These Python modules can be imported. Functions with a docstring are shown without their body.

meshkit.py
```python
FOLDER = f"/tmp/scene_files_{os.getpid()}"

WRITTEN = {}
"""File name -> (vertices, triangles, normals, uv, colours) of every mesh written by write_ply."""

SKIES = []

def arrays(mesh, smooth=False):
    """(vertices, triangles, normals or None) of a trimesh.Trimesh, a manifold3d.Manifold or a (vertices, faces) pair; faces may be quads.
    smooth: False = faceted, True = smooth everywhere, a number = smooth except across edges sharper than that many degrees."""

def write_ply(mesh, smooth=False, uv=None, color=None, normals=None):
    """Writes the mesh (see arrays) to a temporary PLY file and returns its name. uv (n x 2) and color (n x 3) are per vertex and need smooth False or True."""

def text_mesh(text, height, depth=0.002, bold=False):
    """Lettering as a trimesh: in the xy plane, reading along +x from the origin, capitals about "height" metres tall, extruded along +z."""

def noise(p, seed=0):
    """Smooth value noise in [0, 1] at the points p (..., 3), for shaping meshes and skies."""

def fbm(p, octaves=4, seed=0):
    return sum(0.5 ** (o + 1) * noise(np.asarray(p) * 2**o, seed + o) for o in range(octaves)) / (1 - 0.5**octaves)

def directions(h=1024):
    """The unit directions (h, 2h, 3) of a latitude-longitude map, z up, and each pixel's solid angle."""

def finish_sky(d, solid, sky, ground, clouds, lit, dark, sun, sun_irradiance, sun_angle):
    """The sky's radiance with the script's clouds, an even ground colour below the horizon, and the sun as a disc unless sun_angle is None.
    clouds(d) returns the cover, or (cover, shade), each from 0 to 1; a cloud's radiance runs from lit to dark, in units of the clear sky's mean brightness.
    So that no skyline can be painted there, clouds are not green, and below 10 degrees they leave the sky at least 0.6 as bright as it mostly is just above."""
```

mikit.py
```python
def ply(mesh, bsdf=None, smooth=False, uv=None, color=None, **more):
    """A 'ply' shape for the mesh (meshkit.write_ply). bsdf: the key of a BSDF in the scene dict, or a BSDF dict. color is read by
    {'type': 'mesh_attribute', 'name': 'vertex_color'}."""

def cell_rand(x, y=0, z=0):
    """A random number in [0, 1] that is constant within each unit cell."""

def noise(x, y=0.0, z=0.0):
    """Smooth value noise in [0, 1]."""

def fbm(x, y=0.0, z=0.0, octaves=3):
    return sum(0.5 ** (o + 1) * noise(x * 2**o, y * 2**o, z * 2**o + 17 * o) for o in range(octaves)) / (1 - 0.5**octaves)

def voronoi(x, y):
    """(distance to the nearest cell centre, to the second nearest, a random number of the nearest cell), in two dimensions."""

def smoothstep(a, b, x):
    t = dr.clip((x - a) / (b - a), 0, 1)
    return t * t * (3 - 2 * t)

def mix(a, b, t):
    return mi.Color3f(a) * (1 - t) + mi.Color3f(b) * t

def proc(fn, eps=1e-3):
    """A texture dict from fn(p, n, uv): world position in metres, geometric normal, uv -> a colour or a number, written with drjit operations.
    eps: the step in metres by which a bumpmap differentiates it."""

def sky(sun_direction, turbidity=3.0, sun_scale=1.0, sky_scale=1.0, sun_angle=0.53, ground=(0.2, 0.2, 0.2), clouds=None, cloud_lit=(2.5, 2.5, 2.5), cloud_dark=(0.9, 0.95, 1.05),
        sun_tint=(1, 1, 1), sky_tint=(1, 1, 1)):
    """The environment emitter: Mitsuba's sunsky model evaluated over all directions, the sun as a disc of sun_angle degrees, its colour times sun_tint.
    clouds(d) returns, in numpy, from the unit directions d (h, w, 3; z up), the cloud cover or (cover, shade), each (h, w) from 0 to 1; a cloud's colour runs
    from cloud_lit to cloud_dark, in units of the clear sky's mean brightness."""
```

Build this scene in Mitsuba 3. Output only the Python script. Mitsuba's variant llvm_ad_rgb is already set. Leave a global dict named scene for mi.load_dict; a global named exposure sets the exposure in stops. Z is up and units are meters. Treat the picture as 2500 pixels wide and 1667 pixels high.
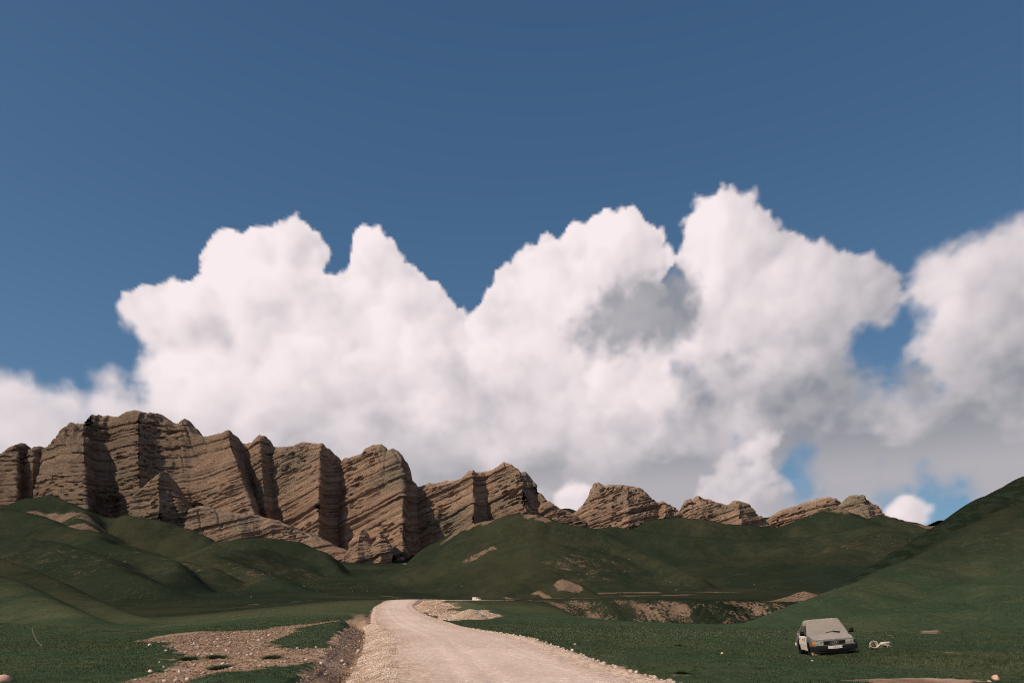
import math, random
import numpy as np, trimesh, mitsuba as mi, mikit, meshkit, drjit as dr
from scipy.interpolate import RBFInterpolator
from scipy.ndimage import gaussian_filter, gaussian_filter1d

scene, labels = {}, {}
T = mi.ScalarTransform4f
rng = np.random.default_rng(7)
random.seed(7)

# ------------------------------------------------------------------ camera, sky, exposure
EYE = 1.6
scene['camera'] = {'type': 'perspective', 'fov': 72.36, 'fov_axis': 'x', 'near_clip': 0.1, 'far_clip': 9000.0,
                   'principal_point_offset_x': 0.0, 'principal_point_offset_y': -0.3966,
                   'to_world': T().look_at(origin=[0, 0, EYE], target=[0, 10, EYE], up=[0, 0, 1])}
exposure = 1.45

PUFFS = {   # cumulus towers: (azimuth from north, elevation, radius) of their puffs, in degrees
    'c1': [(-27.1, 20.8, 2.1),(-24.9, 21.0, 2.7),(-21.0, 25.3, 2.0),(-21.9, 25.6, 1.3),(-16.8, 26.8, 1.7),(-18.4, 25.9, 2.1),(-19.7, 22.4, 4.3),(-11.6, 27.2, 1.3),(-10.4, 26.5, 1.5),(-10.8, 23.6, 3.5),(-7.7, 22.6, 2.9),(-5.9, 21.7, 2.4),(-4.8, 20.9, 2.0),(-16.5, 19.8, 5.7),(-22.8, 17.6, 5.2),(-25.2, 15.9, 3.2),(-13.2, 17.0, 6.6),(-6.2, 16.7, 5.4),(-19.7, 13.3, 8.0),(-8.0, 14.0, 8.5),(-25.8, 12.8, 3.0)],
    'c2': [(9.3, 28.4, 1.4),(6.2, 28.1, 1.2),(10.7, 27.4, 1.5),(7.9, 26.4, 3.2),(11.1, 26.2, 1.5),(3.3, 26.5, 1.8),(0.9, 25.4, 1.9),(4.4, 24.2, 3.9),(-0.6, 23.1, 2.2),(-1.6, 21.2, 2.3),(2.6, 20.6, 5.3),(7.9, 22.0, 4.9),(0.9, 17.4, 5.1),(8.6, 17.2, 5.4),(13.3, 16.0, 2.1),(12.8, 17.3, 1.6),(2.6, 13.4, 5.5),(8.6, 14.0, 4.1)],
    'c3': [(16.9, 28.9, 1.7),(18.1, 28.7, 1.3),(15.5, 28.2, 1.3),(16.8, 26.7, 2.6),(14.8, 26.4, 0.9),(20.6, 26.2, 1.3),(18.7, 24.8, 3.2),(22.7, 24.1, 2.0),(25.1, 23.7, 1.6),(26.9, 22.4, 1.5),(22.7, 21.4, 3.3),(19.6, 21.0, 4.6),(23.0, 19.1, 2.9),(20.6, 16.4, 4.7),(17.4, 22.1, 3.1),(24.2, 16.0, 1.8),(18.1, 13.5, 3.9),(14.9, 22.8, 1.5),(14.6, 20.4, 2.0),(27.3, 22.8, 1.3),(28.3, 22.7, 1.0),(27.4, 21.6, 1.5),(25.5, 21.6, 1.6)],
    'c4': [(35.7, 22.1, 3.1),(32.5, 22.2, 2.5),(31.2, 22.1, 1.8),(35.0, 18.2, 4.7),(36.2, 19.5, 5.1),(32.5, 18.4, 2.6),(30.7, 22.0, 1.2),(35.7, 14.3, 4.7),(33.7, 13.2, 3.5),(38.4, 19.0, 6.1),(39.5, 12.3, 7.5),(44, 17, 7),(50, 13, 6)],
    'c5': [(-34.8, 13.6, 2.1),(-32.5, 13.7, 1.9),(-36.2, 13.7, 2.1),(-38.0, 13.4, 3.1),(-29.8, 16.0, 1.2),(-30.5, 14.0, 1.7),(-28.0, 13.4, 2.4),(-33.8, 11.0, 4.1),(-28.6, 11.6, 3.5),(-43, 13, 5),(-50, 12, 6),(-34, 7, 6),(-26, 6, 6)],
    'c6': [(20.3, 13.0, 1.2),(18.9, 12.2, 1.2),(17.2, 11.5, 1.2),(19.3, 10.6, 1.9),(20.4, 9.1, 1.2),(18.5, 8.7, 1.9),(21.2, 9.5, 0.6),(16.1, 9.3, 2.0),(18.1, 6.9, 3.0)],
    'c7': [(29.4, 7.4, 0.8),(29.8, 6.8, 1.2),(28.9, 6.8, 0.8),(5.5, 9.3, 1.2),(4.4, 9.0, 1.1)],
    'dark': [(5.9, 21.9, 1.0), (12.0, 23.0, 1.8), (13.6, 22.4, 1.5), (12.3, 21.8, 1.4), (9.6, 22.4, 1.9), (6.9, 22.5, 1.6),(9.0, 23.3, 2.0),(11.1, 23.9, 2.0),(13.1, 24.4, 1.6),(6.5, 21.0, 0.9),(8.6, 21.6, 1.6),(11.1, 22.2, 1.8),(13.1, 23.0, 1.6),(14.4, 24.2, 0.7)],
    'sh1': [(-24.3, 19.8, 1.5),(-23.1, 20.2, 1.5),(-22.2, 19.5, 1.2),(-25.8, 19.0, 1.1)],
    'grey': [(15.3, 21.3, 2.2), (13.6, 18.6, 2.2), (14.5, 24.0, 1.0), (-9.7, 8.9, 6.9),(0.9, 9.0, 7.0),(11.4, 11.2, 5.1),(16.4, 15.8, 4.9),(22.7, 15.2, 4.3),(25.7, 12.8, 3.9),(29.3, 12.4, 3.5),(32.5, 11.4, 3.1),(28.8, 10.0, 2.7),(35.0, 10.2, 1.9),(25.7, 10.3, 3.4),(13.1, 7.1, 5.1),(24.2, 7.3, 2.5),(7.9, 7.2, 5.2),(32.0, 10.3, 2.3), (27.2, 14.9, 2.2), (30.2, 15.6, 2.4), (31.6, 18.4, 1.8), (16, 6, 4), (20, 6, 4), (22.6, 13.8, 2.0), (26, 7, 3), (-18, 8, 6)],
    'veil': [(36.5, 14.5, 2.5), (34.5, 16.0, 1.8), (14.5, 14.5, 2.6), (17.5, 17.0, 3.0), (21.5, 16.5, 3.4), (25.5, 15.5, 2.6), (24.5, 12.5, 3.4), (29.5, 13.0, 3.0), (33.5, 13.0, 3.0), (14, 11, 3), (17, 9, 3), (28, 9.5, 2.0), (32, 10, 2.0), (36, 11, 2.0), (22.0, 20.5, 1.2), (24.5, 20.0, 1.6)],
    'haze': [(-16, 10, 3.5), (-6, 10, 4.5), (2, 10, 4.5), (9, 9.5, 4.5), (-10, 14, 2.0), (-2.5, 15, 2.2), (-4.2, 19.5, 1.0)],
    'hole': [(27.3, 18.8, 1.2),(27.6, 17.7, 1.0),(26.7, 19.3, 0.6),(17.7, 13.3, 0.8),(22.6, 11.8, 1.3),(22.1, 10.6, 0.9)],
}


def hash2(i, j, k):
    h = (i.astype(np.int64) * 374761393 + j.astype(np.int64) * 668265263 + k * 2147483647) & 0xFFFFFFFF
    h = ((h ^ (h >> 13)) * 1274126177) & 0xFFFFFFFF
    return ((h ^ (h >> 16)) & 0xFFFFFF) / 16777215.0


def worley(x, y, seed):
    fx, fy = np.floor(x), np.floor(y)
    best = np.full(x.shape, 9.0)
    for a in (-1, 0, 1):
        for b in (-1, 0, 1):
            cx, cy = fx + a, fy + b
            best = np.minimum(best, (cx + hash2(cx, cy, seed) - x) ** 2 + (cy + hash2(cx, cy, seed + 1) - y) ** 2)
    return np.sqrt(best)


def n2(x, y, s, seed, oct=3):
    return meshkit.fbm(np.stack([x / s, y / s, np.full_like(x, seed * 7.31)], -1), oct, seed)


def sstep(a, b, x):
    t = np.clip((x - a) / (b - a), 0, 1)
    return t * t * (3 - 2 * t)


def puff_field(az, el, puffs, k=0.35):
    f = np.full(az.shape, -30.0)
    for a, e, r in puffs:
        d = np.hypot((az - a) * math.cos(math.radians(e)), el - e)
        g = r - d
        f = np.where(np.maximum(f, g) > -4, k * np.logaddexp(f / k, g / k), np.maximum(f, g))
    return f


def clouds(d):
    """Cumulus seen towards the mountains, and looser banks of the same kind all round."""
    cover = np.zeros(d.shape[:2])
    shade = np.zeros(d.shape[:2])
    azf = np.degrees(np.arctan2(d[..., 0], d[..., 1]))
    elf = np.degrees(np.arcsin(np.clip(d[..., 2], -1, 1)))
    # unseen banks round the rest of the horizon, thickened to add white fill light
    nz = meshkit.fbm(d * np.array([3.2, 3.2, 6.5]) + 3.3, 5, 11) + 0.25 * (meshkit.fbm(d * 16, 3, 12) - 0.5)
    far = sstep(0.50, 0.60, nz + 0.17 - elf * 0.0070) * sstep(46, 60, np.abs(azf))
    cover, shade = far, 0.15 + 0.5 * sstep(0.55, 0.75, meshkit.fbm(d * np.array([5, 5, 9]) + 1.7, 4, 13)) + 0.25 * sstep(14, 3, elf)
    cols = np.where(np.abs(azf[0]) < 66)[0]
    rows = np.where(elf[:, 0] < 46)[0]
    sl = np.ix_(rows, cols)
    az, el = azf[sl], elf[sl]
    if az[0, 0] > az[0, -1]:
        sgn = -1.0
    else:
        sgn = 1.0
    step = abs(el[1, 0] - el[0, 0])
    cov, sh = cover[sl].copy(), shade[sl].copy()
    x = az * np.cos(np.radians(18.0))
    wx = x + 0.8 * (n2(x, el, 2.6, 1) - 0.5) + 0.35 * (n2(x, el, 0.7, 2) - 0.5)
    wy = el + 0.8 * (n2(x, el, 2.6, 3) - 0.5) + 0.35 * (n2(x, el, 0.7, 4) - 0.5)
    lump = sum(s * 0.42 * (0.62 - worley(wx / s, wy / s, 20 + 3 * i)) for i, s in enumerate((2.1, 1.0, 0.5)))
    wisp = 1.3 * (n2(wx, wy, 1.5, 5, 5) - 0.5) + 0.5 * (n2(wx, wy, 0.45, 6, 3) - 0.5)
    soft = n2(x, el, 3.0, 8, 4)
    drift = n2(wx, wy * 1.5, 3.4, 9, 5)

    def over(name, edge, lump_amount, wisp_amount, base_shade, relief, grow=0.0, opacity=1.0, tilt=(0.0, 0.0), top=1.0, lobes=0, size=(0.8, 3.6), seed=0, low=0.0, mottle=0.0):
        nonlocal cov, sh
        f0 = puff_field(az, el + (0.35 if name in ('c1', 'c2', 'c3', 'c4', 'dark') else 0.0), PUFFS[name]) + grow
        f = f0 + lump_amount * lump + wisp_amount * wisp
        c = sstep(0, edge + low * sstep(23.0, 17.0, el), f) * opacity
        H = 1.5 * np.sqrt(np.maximum(gaussian_filter(f0, 5), 0) + 0.05) + 0.85 * lump_amount * gaussian_filter(lump, 1.7)
        gy, gx = np.gradient(H, step)
        gx, gy = gx * sgn, -gy
        lam = (gx * 0.62 - gy * 0.45 + 0.64) / np.sqrt(gx ** 2 + gy ** 2 + 1.0)   # the sun stands to the left, above, a little behind the viewer
        s = base_shade + relief * (0.68 - lam) + 0.16 * (soft - 0.5)
        rs = np.random.default_rng(100 + seed)
        inside = np.argwhere(f0 > -0.1)
        pick = inside[rs.integers(0, len(inside), lobes)] if lobes else []
        for i, j in sorted(map(tuple, pick), key=lambda p: p[0] + rs.normal(0, 14)):      # lobes, the far and high ones first
            r = min(f0[i, j] * 0.8 + 0.75, size[0] + (size[1] - size[0]) * rs.random() ** 1.7)
            w = int(1.3 * r / step) + 2
            q = np.s_[max(i - w, 0):i + w + 1, max(j - w, 0):j + w + 1]
            dx, dy = (wx[q] - wx[i, j]) / r, (wy[q] - wy[i, j]) / r
            rr = np.hypot(dx, dy) - 0.45 * lump[q] / r ** 0.5 - 0.25 * wisp[q]
            al = sstep(1.0, 0.70, rr) * sstep(-1.25, 0.1, dy - 0.5 * dx) * 0.42
            k = (dx * -0.62 + dy * 0.58) / np.maximum(np.hypot(dx, dy), 1)                # 1 at the sunward rim
            lit = base_shade + relief * (0.10 - 0.55 * k + 0.14 * rs.normal())
            s[q] = s[q] * (1 - al) + (lit + 0.25 * (s[q] - base_shade)) * al
        s = gaussian_filter(s, 0.6) + tilt[0] * np.clip(az - tilt[1], 0, 6) + mottle * (drift - 0.5) + top * (0.36 * sstep(19, 7, el + 5 * (soft - 0.5)) + 0.10 * sstep(26, 12, el)) + 0.62 * np.maximum(soft - 0.47, 0) + 0.12 * (soft - 0.5)
        n = cov * (1 - c) + c
        cov, sh = n, np.where(n > 1e-4, (sh * cov * (1 - c) + s * c) / np.maximum(n, 1e-4), s)

    over('grey', 2.2, 0.3, 1.3, 0.80, 0.15, opacity=0.97, top=0.2, lobes=60, seed=1, mottle=0.9)
    over('c5', 1.6, 0.4, 1.0, 0.10, 0.25, opacity=0.97, lobes=60, seed=2, top=0.6)
    over('c4', 1.4, 0.5, 1.2, 0.36, 0.40, grow=0.0, top=1.5, lobes=120, seed=3, mottle=0.7)
    over('c3', 0.4, 0.9, 0.7, 0.10, 0.48, grow=-0.1, tilt=(0.05, 18.0), top=2.0, lobes=160, seed=4, low=1.0, mottle=0.4)
    over('c1', 0.20, 1.0, 0.16, 0.10, 0.50, grow=-0.2, lobes=320, seed=5, low=1.2, mottle=0.35, top=0.9)
    over('c2', 0.20, 1.0, 0.16, 0.07, 0.50, grow=-0.2, lobes=240, seed=6, low=1.6, mottle=0.35, top=0.9)
    over('veil', 3.4, 0.3, 2.2, 0.76, 0.10, opacity=0.90, top=0.2, grow=0.4, mottle=1.3)
    over('haze', 4.5, 0.3, 2.0, 0.62, 0.05, opacity=0.80, top=0.2, grow=1.3, mottle=0.9)
    over('c6', 1.0, 0.8, 1.0, 0.24, 0.50, grow=-0.35, lobes=50, size=(0.4, 1.2), seed=7, top=0.6)
    over('c7', 0.6, 0.6, 0.3, 0.04, 0.30, lobes=20, size=(0.3, 0.8), seed=8, top=0.3)
    over('dark', 1.9, 0.4, 1.5, 0.90, 0.08, mottle=0.3, opacity=0.97, grow=0.35, top=0)
    f = puff_field(az, el, PUFFS['sh1']) + 0.7 * wisp
    sh = sh + 0.30 * sstep(0.0, 1.4, f)
    f = puff_field(az, el, PUFFS['hole']) + 0.9 * wisp
    cov = cov * (1 - 0.85 * sstep(0.0, 1.3, f))
    sh = np.minimum(sh, 1 - 0.24 * sstep(14.0, 9.6, el))                        # grey bases kept paler low down, to avoid a visible edge
    cover[sl], shade[sl] = np.clip(cov, 0, 1), np.clip(sh, 0, 1)
    return cover, shade


SUN = np.array([-0.60, -0.50, 0.64])
scene['sky'] = mikit.sky(SUN.tolist(), turbidity=3.6, sky_scale=0.87, clouds=clouds, cloud_lit=(4.75, 4.2, 4.25), cloud_dark=(1.4, 1.46, 1.66),
                         sun_tint=(1.0, 0.97, 0.95), sky_tint=(0.80, 0.98, 1.05), ground=(0.06, 0.07, 0.05))

# ------------------------------------------------------------------ helpers
F = 1709.0        # focal length in pixels of the 2500-pixel photograph, used once to survey points


def at(u, v, y):
    """The place that stands y metres ahead where the survey of the photograph sights it."""
    return np.array([(u - 1250.0) / F * y, y, EYE + (1493.0 - v) / F * y])


def fb(x, y, s, seed, octaves=4, z=0.0):
    p = np.stack(np.broadcast_arrays(np.asarray(x, float) / s, np.asarray(y, float) / s, np.asarray(z, float) + seed * 3.17), -1)
    return meshkit.fbm(p, octaves, seed)


def tag(key, label, category=None, group=None, kind=None):
    labels[key] = {'label': label}
    if category:
        labels[key]['category'] = category
    if group:
        labels[key]['group'] = group
    if kind:
        labels[key]['kind'] = kind


def key_of(name):
    k, n = name, 0
    while k in labels or k in scene:
        n += 1
        k = f'{name}_{n:03d}'
    return k


# ------------------------------------------------------------------ road survey: (left x, right x, y, z)
ROAD_PX = [(934, 1615, 1667, 15.7), (948, 1470, 1625, 20.3), (953, 1389, 1594, 24.3), (950, 1324, 1567, 28.8), (945, 1252, 1550, 34.5), (940, 1190, 1542, 42.0),
           (928, 1128, 1531, 52.0), (917, 1090, 1518, 61.0), (913, 1062, 1510, 70.0), (914, 1028, 1497, 83.0), (921, 1006, 1479, 102.0), (950, 1021, 1462.5, 125.0)]
road_rows = [((l - 1250) / F * y, (r - 1250) / F * y, y, EYE + (1493 - v) / F * y) for l, r, v, y in ROAD_PX]
l0, r0, y0, _ = road_rows[0]
road_rows = [(l0 + 0.16 * (y0 - y) * 1.0, r0 + 0.16 * (y0 - y), y, 0.0) for y in (-40.0, -10.0, 2.0, 8.0)] + road_rows
road_rows += [(-15.0, -9.4, 150.0, 4.1), (-4.0, 2.0, 185.0, 4.6), (8.0, 14.0, 230.0, 5.4)]
rr = np.array(road_rows)
yy = np.arange(-40, 230.1, 0.5)
road = np.stack([yy] + [gaussian_filter1d(np.interp(yy, rr[:, 2], rr[:, k]), 6) for k in (0, 1, 3)], 1)   # y, left, right, z


def road_at(y):
    return [np.interp(y, road[:, 0], road[:, k]) for k in (1, 2, 3)]


# ------------------------------------------------------------------ terrain
BASE_PX = [(-300, 1667, 15.7), (0, 1667, 15.7), (500, 1667, 15.7), (1900, 1667, 15.7), (2500, 1667, 15.7), (2800, 1667, 15.7),
           (0, 1590, 29), (0, 1530, 62), (300, 1560, 48), (400, 1532, 75), (200, 1537, 66), (-300, 1540, 60), (-300, 1600, 28),
           (500, 1556, 40), (640, 1548, 41), (760, 1540, 42), (850, 1530, 44), (700, 1600, 25),
           (600, 1512, 75), (842, 1497, 80), (500, 1500, 110), (727, 1474, 140), (842, 1464, 150), (450, 1502, 130), (200, 1500, 150), (0, 1490, 180), (-300, 1490, 180),
           (1040, 1466, 150), (1165, 1457, 400), (900, 1446, 330), (1000, 1425, 450), (1000, 1395, 600), (1030, 1362, 780), (700, 1425, 430), (300, 1440, 430), (-300, 1440, 430),
           (300, 1380, 640), (-200, 1330, 640), (650, 1390, 620),
           (1250, 1542, 48), (1230, 1499, 80), (1550, 1519, 80), (1780, 1524, 80), (1700, 1560, 41), (2100, 1600, 25.5), (2000, 1540, 55), (2300, 1545, 50), (2800, 1540, 50),
           (1500, 1462, 215), (1700, 1464, 215), (1850, 1467, 215), (1300, 1463, 260), (2050, 1468, 220), (2400, 1460, 230), (2900, 1450, 230),
           (1500, 1448, 320), (1750, 1442, 340), (2000, 1440, 340), (1300, 1425, 430), (1700, 1415, 460), (2050, 1410, 440), (1800, 1350, 640), (2200, 1350, 640), (1450, 1380, 620), (2800, 1380, 560),
           (1400, 1310, 830), (1900, 1300, 900), (2300, 1290, 950), (2900, 1290, 950), (700, 1345, 800), (200, 1290, 800), (-300, 1270, 800)]
pts = [at(*p) for p in BASE_PX]
for l, r, y, z in road_rows[3:-2]:
    pts += [np.array([(l + r) / 2, y, z])]
for x in (-20, -5, 5, 20):
    pts += [np.array([x, 4.0, 0.0])]
pts = np.array(pts)
AZM = math.radians(48)


def chart(x, y):
    r = np.maximum(np.hypot(x, y), 3.0)
    a = np.clip(np.arctan2(x, np.maximum(y, 1e-6 + 0 * y)), -AZM, AZM)
    return np.stack([a * 2.2, np.log(np.minimum(r, 1000.0))], -1), r


q, r_ = chart(pts[:, 0], pts[:, 1])
_base = RBFInterpolator(q, pts[:, 2] / np.hypot(pts[:, 0], pts[:, 1]), kernel='thin_plate_spline', smoothing=2e-6)

# ridges: crest points sighted (u, v, distance), side slope, rounding width
RIDGES = {
    'right': ([(2950, 1090, 215), (2700, 1105, 200), (2500, 1161, 185), (2408, 1209, 178), (2319, 1267, 170), (2281, 1293, 165), (2224, 1328, 162), (2153, 1375, 158), (2102, 1415, 150), (2040, 1452, 145)], 0.52, 5),
    'right_spur': ([(2620, 1190, 150), (2500, 1232, 140), (2420, 1272, 132), (2332, 1334, 122), (2230, 1373, 112), (2153, 1408, 104), (2077, 1434, 96), (2000, 1462, 88), (1930, 1490, 82), (1880, 1512, 78)], 0.36, 5),
    'right_fold': ([(2750, 1330, 100), (2500, 1395, 90), (2383, 1422, 82), (2280, 1468, 74), (2150, 1490, 68)], 0.20, 6),
    'middle': ([(1040, 1368, 560), (1091, 1323, 545), (1142, 1296, 530), (1176, 1276, 520), (1210, 1269, 510), (1260, 1254, 500), (1312, 1258, 490), (1363, 1273, 480), (1453, 1293, 470), (1545, 1339, 440), (1606, 1365, 420), (1698, 1408, 380)], 0.74, 12),
    'middle_spur': ([(1290, 1262, 490), (1310, 1320, 450), (1330, 1370, 415), (1350, 1410, 380)], 0.42, 16),
    'middle_spur_b': ([(1400, 1290, 470), (1430, 1340, 440), (1470, 1385, 400), (1500, 1420, 370)], 0.42, 14),
    'middle_low': ([(1180, 1405, 450), (1240, 1392, 430), (1300, 1390, 420), (1380, 1412, 400)], 0.40, 12),
    'back_a': ([(1400, 1300, 700), (1460, 1288, 690), (1500, 1284, 680), (1560, 1291, 670), (1650, 1304, 660), (1780, 1316, 650), (1900, 1316, 640), (2000, 1307, 620), (2080, 1294, 610), (2150, 1283, 600), (2230, 1284, 590), (2320, 1290, 580), (2450, 1295, 560)], 0.68, 16),
    'back_spur': ([(2160, 1284, 600), (2090, 1330, 540), (2030, 1370, 480), (1990, 1410, 420)], 0.42, 16),
    'back_spur_b': ([(1960, 1312, 630), (1900, 1350, 560), (1830, 1385, 500), (1780, 1415, 440)], 0.40, 18),
    'foot_a': ([(1600, 1268, 800), (1660, 1262, 800), (1720, 1268, 790), (1780, 1280, 790), (1900, 1285, 790), (1960, 1262, 800), (2030, 1231, 815), (2062, 1262, 800), (2085, 1284, 790)], 0.62, 4),
    'foot_b': ([(2085, 1284, 800), (2110, 1268, 800), (2138, 1255, 800), (2165, 1262, 790), (2210, 1280, 780)], 0.60, 5),
    'sky_line': ([(1330, 1245, 960), (1385, 1240, 960), (1440, 1262, 940), (1840, 1268, 960), (1900, 1257, 970), (2160, 1262, 970), (2230, 1266, 970), (2290, 1267, 970), (2400, 1275, 960)], 0.5, 8),
    'left_a': ([(-500, 1200, 260), (-200, 1280, 200), (0, 1356, 165), (77, 1393, 150), (153, 1431, 135), (230, 1468, 118), (306, 1500, 100), (370, 1527, 86)], 0.42, 6),
    'left_b': ([(-400, 1290, 150), (-150, 1360, 125), (0, 1412, 108), (77, 1446, 98), (153, 1484, 86), (207, 1512, 78)], 0.34, 6),
    'left_bench': ([(-300, 1500, 70), (0, 1523, 66), (115, 1531, 64), (215, 1538, 60), (330, 1548, 55)], 0.22, 3),
    'left_c': ([(-400, 1160, 560), (-150, 1215, 540), (0, 1237, 520), (92, 1257, 500), (153, 1272, 480), (214, 1294, 450), (268, 1317, 420), (325, 1341, 390), (383, 1364, 360), (430, 1392, 330)], 0.50, 9),
    'left_d': ([(230, 1300, 500), (306, 1333, 450), (383, 1350, 420), (448, 1368, 390), (500, 1385, 370)], 0.45, 9),
    'left_e': ([(0, 1312, 400), (115, 1318, 380), (191, 1345, 350), (268, 1378, 320), (330, 1405, 290), (383, 1425, 270)], 0.42, 8),
    'left_f': ([(640, 1335, 560), (560, 1342, 500), (498, 1378, 430), (440, 1388, 390), (380, 1412, 340), (330, 1440, 290), (287, 1477, 240)], 0.42, 10),
    'left_g': ([(498, 1378, 430), (536, 1352, 450), (590, 1374, 420), (651, 1402, 380), (727, 1431, 340), (785, 1449, 310), (850, 1466, 280)], 0.42, 8),
    'left_h': ([(536, 1331, 620), (574, 1318, 615), (651, 1312, 610), (708, 1319, 600), (765, 1341, 590), (810, 1375, 560), (850, 1405, 520), (900, 1432, 480)], 0.6, 9),
    'left_i': ([(200, 1262, 690), (287, 1262, 690), (306, 1257, 690), (345, 1263, 680), (383, 1268, 675), (421, 1275, 670), (459, 1291, 660), (498, 1311, 650), (545, 1334, 640)], 0.7, 7),
    'left_dome': ([(20, 1246, 680), (77, 1215, 690), (112, 1207, 690), (145, 1222, 680), (172, 1241, 660), (215, 1270, 620)], 0.60, 7),
    'mound': ([(1875, 1474, 222), (1915, 1456, 224), (1952, 1441, 225), (1985, 1450, 226), (2030, 1468, 228)], 0.5, 1.5),
    'knoll': ([(1362, 1436, 300), (1376, 1411, 305), (1410, 1425, 305)], 0.55, 2),
    'verge': ([(1008, 1473, 102), (1040, 1465, 97), (1080, 1463, 93), (1130, 1466, 89), (1185, 1478, 84), (1222, 1493, 79)], 0.30, 1.0),
}
RIDGES = {k: (np.array([at(*p) for p in c]), s, w) for k, (c, s, w) in RIDGES.items()}


EVEN = ('middle_spur', 'middle_spur_b', 'middle_low', 'back_spur', 'back_spur_b', 'left_d', 'left_e', 'left_f', 'left_g', 'verge', 'mound', 'knoll', 'left_dome', 'foot_a', 'foot_b')   # ridges alike on both sides


def ridge_height(x, y, c, slope, w, stretch, even=False):
    """The highest of the slopes that fall away from each stretch of the crest line."""
    h = np.full(x.shape, -1e4)
    for a, b in zip(c[:-1], c[1:]):
        d = b[:2] - a[:2]
        t = np.clip(((x - a[0]) * d[0] + (y - a[1]) * d[1]) / (d @ d), 0, 1)
        dist = np.hypot(x - a[0] - t * d[0], y - a[1] - t * d[1]) * stretch
        back = 0.5 + 0.5 * np.clip(2.5 * (d[0] * (y - a[1]) - d[1] * (x - a[0])) * np.sign(d[0] * a[1] - d[1] * a[0]) / (np.linalg.norm(d) * (dist / stretch + 0.5)), -1, 1)
        s_ = slope if even else slope + (max(1.6 * slope, 0.75) - slope) * back                 # the far side is the steeper one
        h = np.maximum(h, a[2] + t * (b[2] - a[2]) - s_ * (np.sqrt(dist * dist + w * w) - w))
    return h


CAR_YAW = math.radians(14.0)
CAR_FRONT_RIGHT = np.array([(1983 - 1250) / F * 27.5, 27.5, EYE - (1602 - 1493) / F * 27.5])
CAR_BACK, CAR_LEFT = np.array([math.sin(CAR_YAW), math.cos(CAR_YAW)]), np.array([math.cos(CAR_YAW), -math.sin(CAR_YAW)])
CAR_AT = np.append(CAR_FRONT_RIGHT[:2] + 1.3 * CAR_BACK + 0.70 * CAR_LEFT, CAR_FRONT_RIGHT[2] + 0.055)
CAR_ROLL = 0.095
CAR_TILT = CAR_ROLL * CAR_LEFT - 0.012 * CAR_BACK


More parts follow.
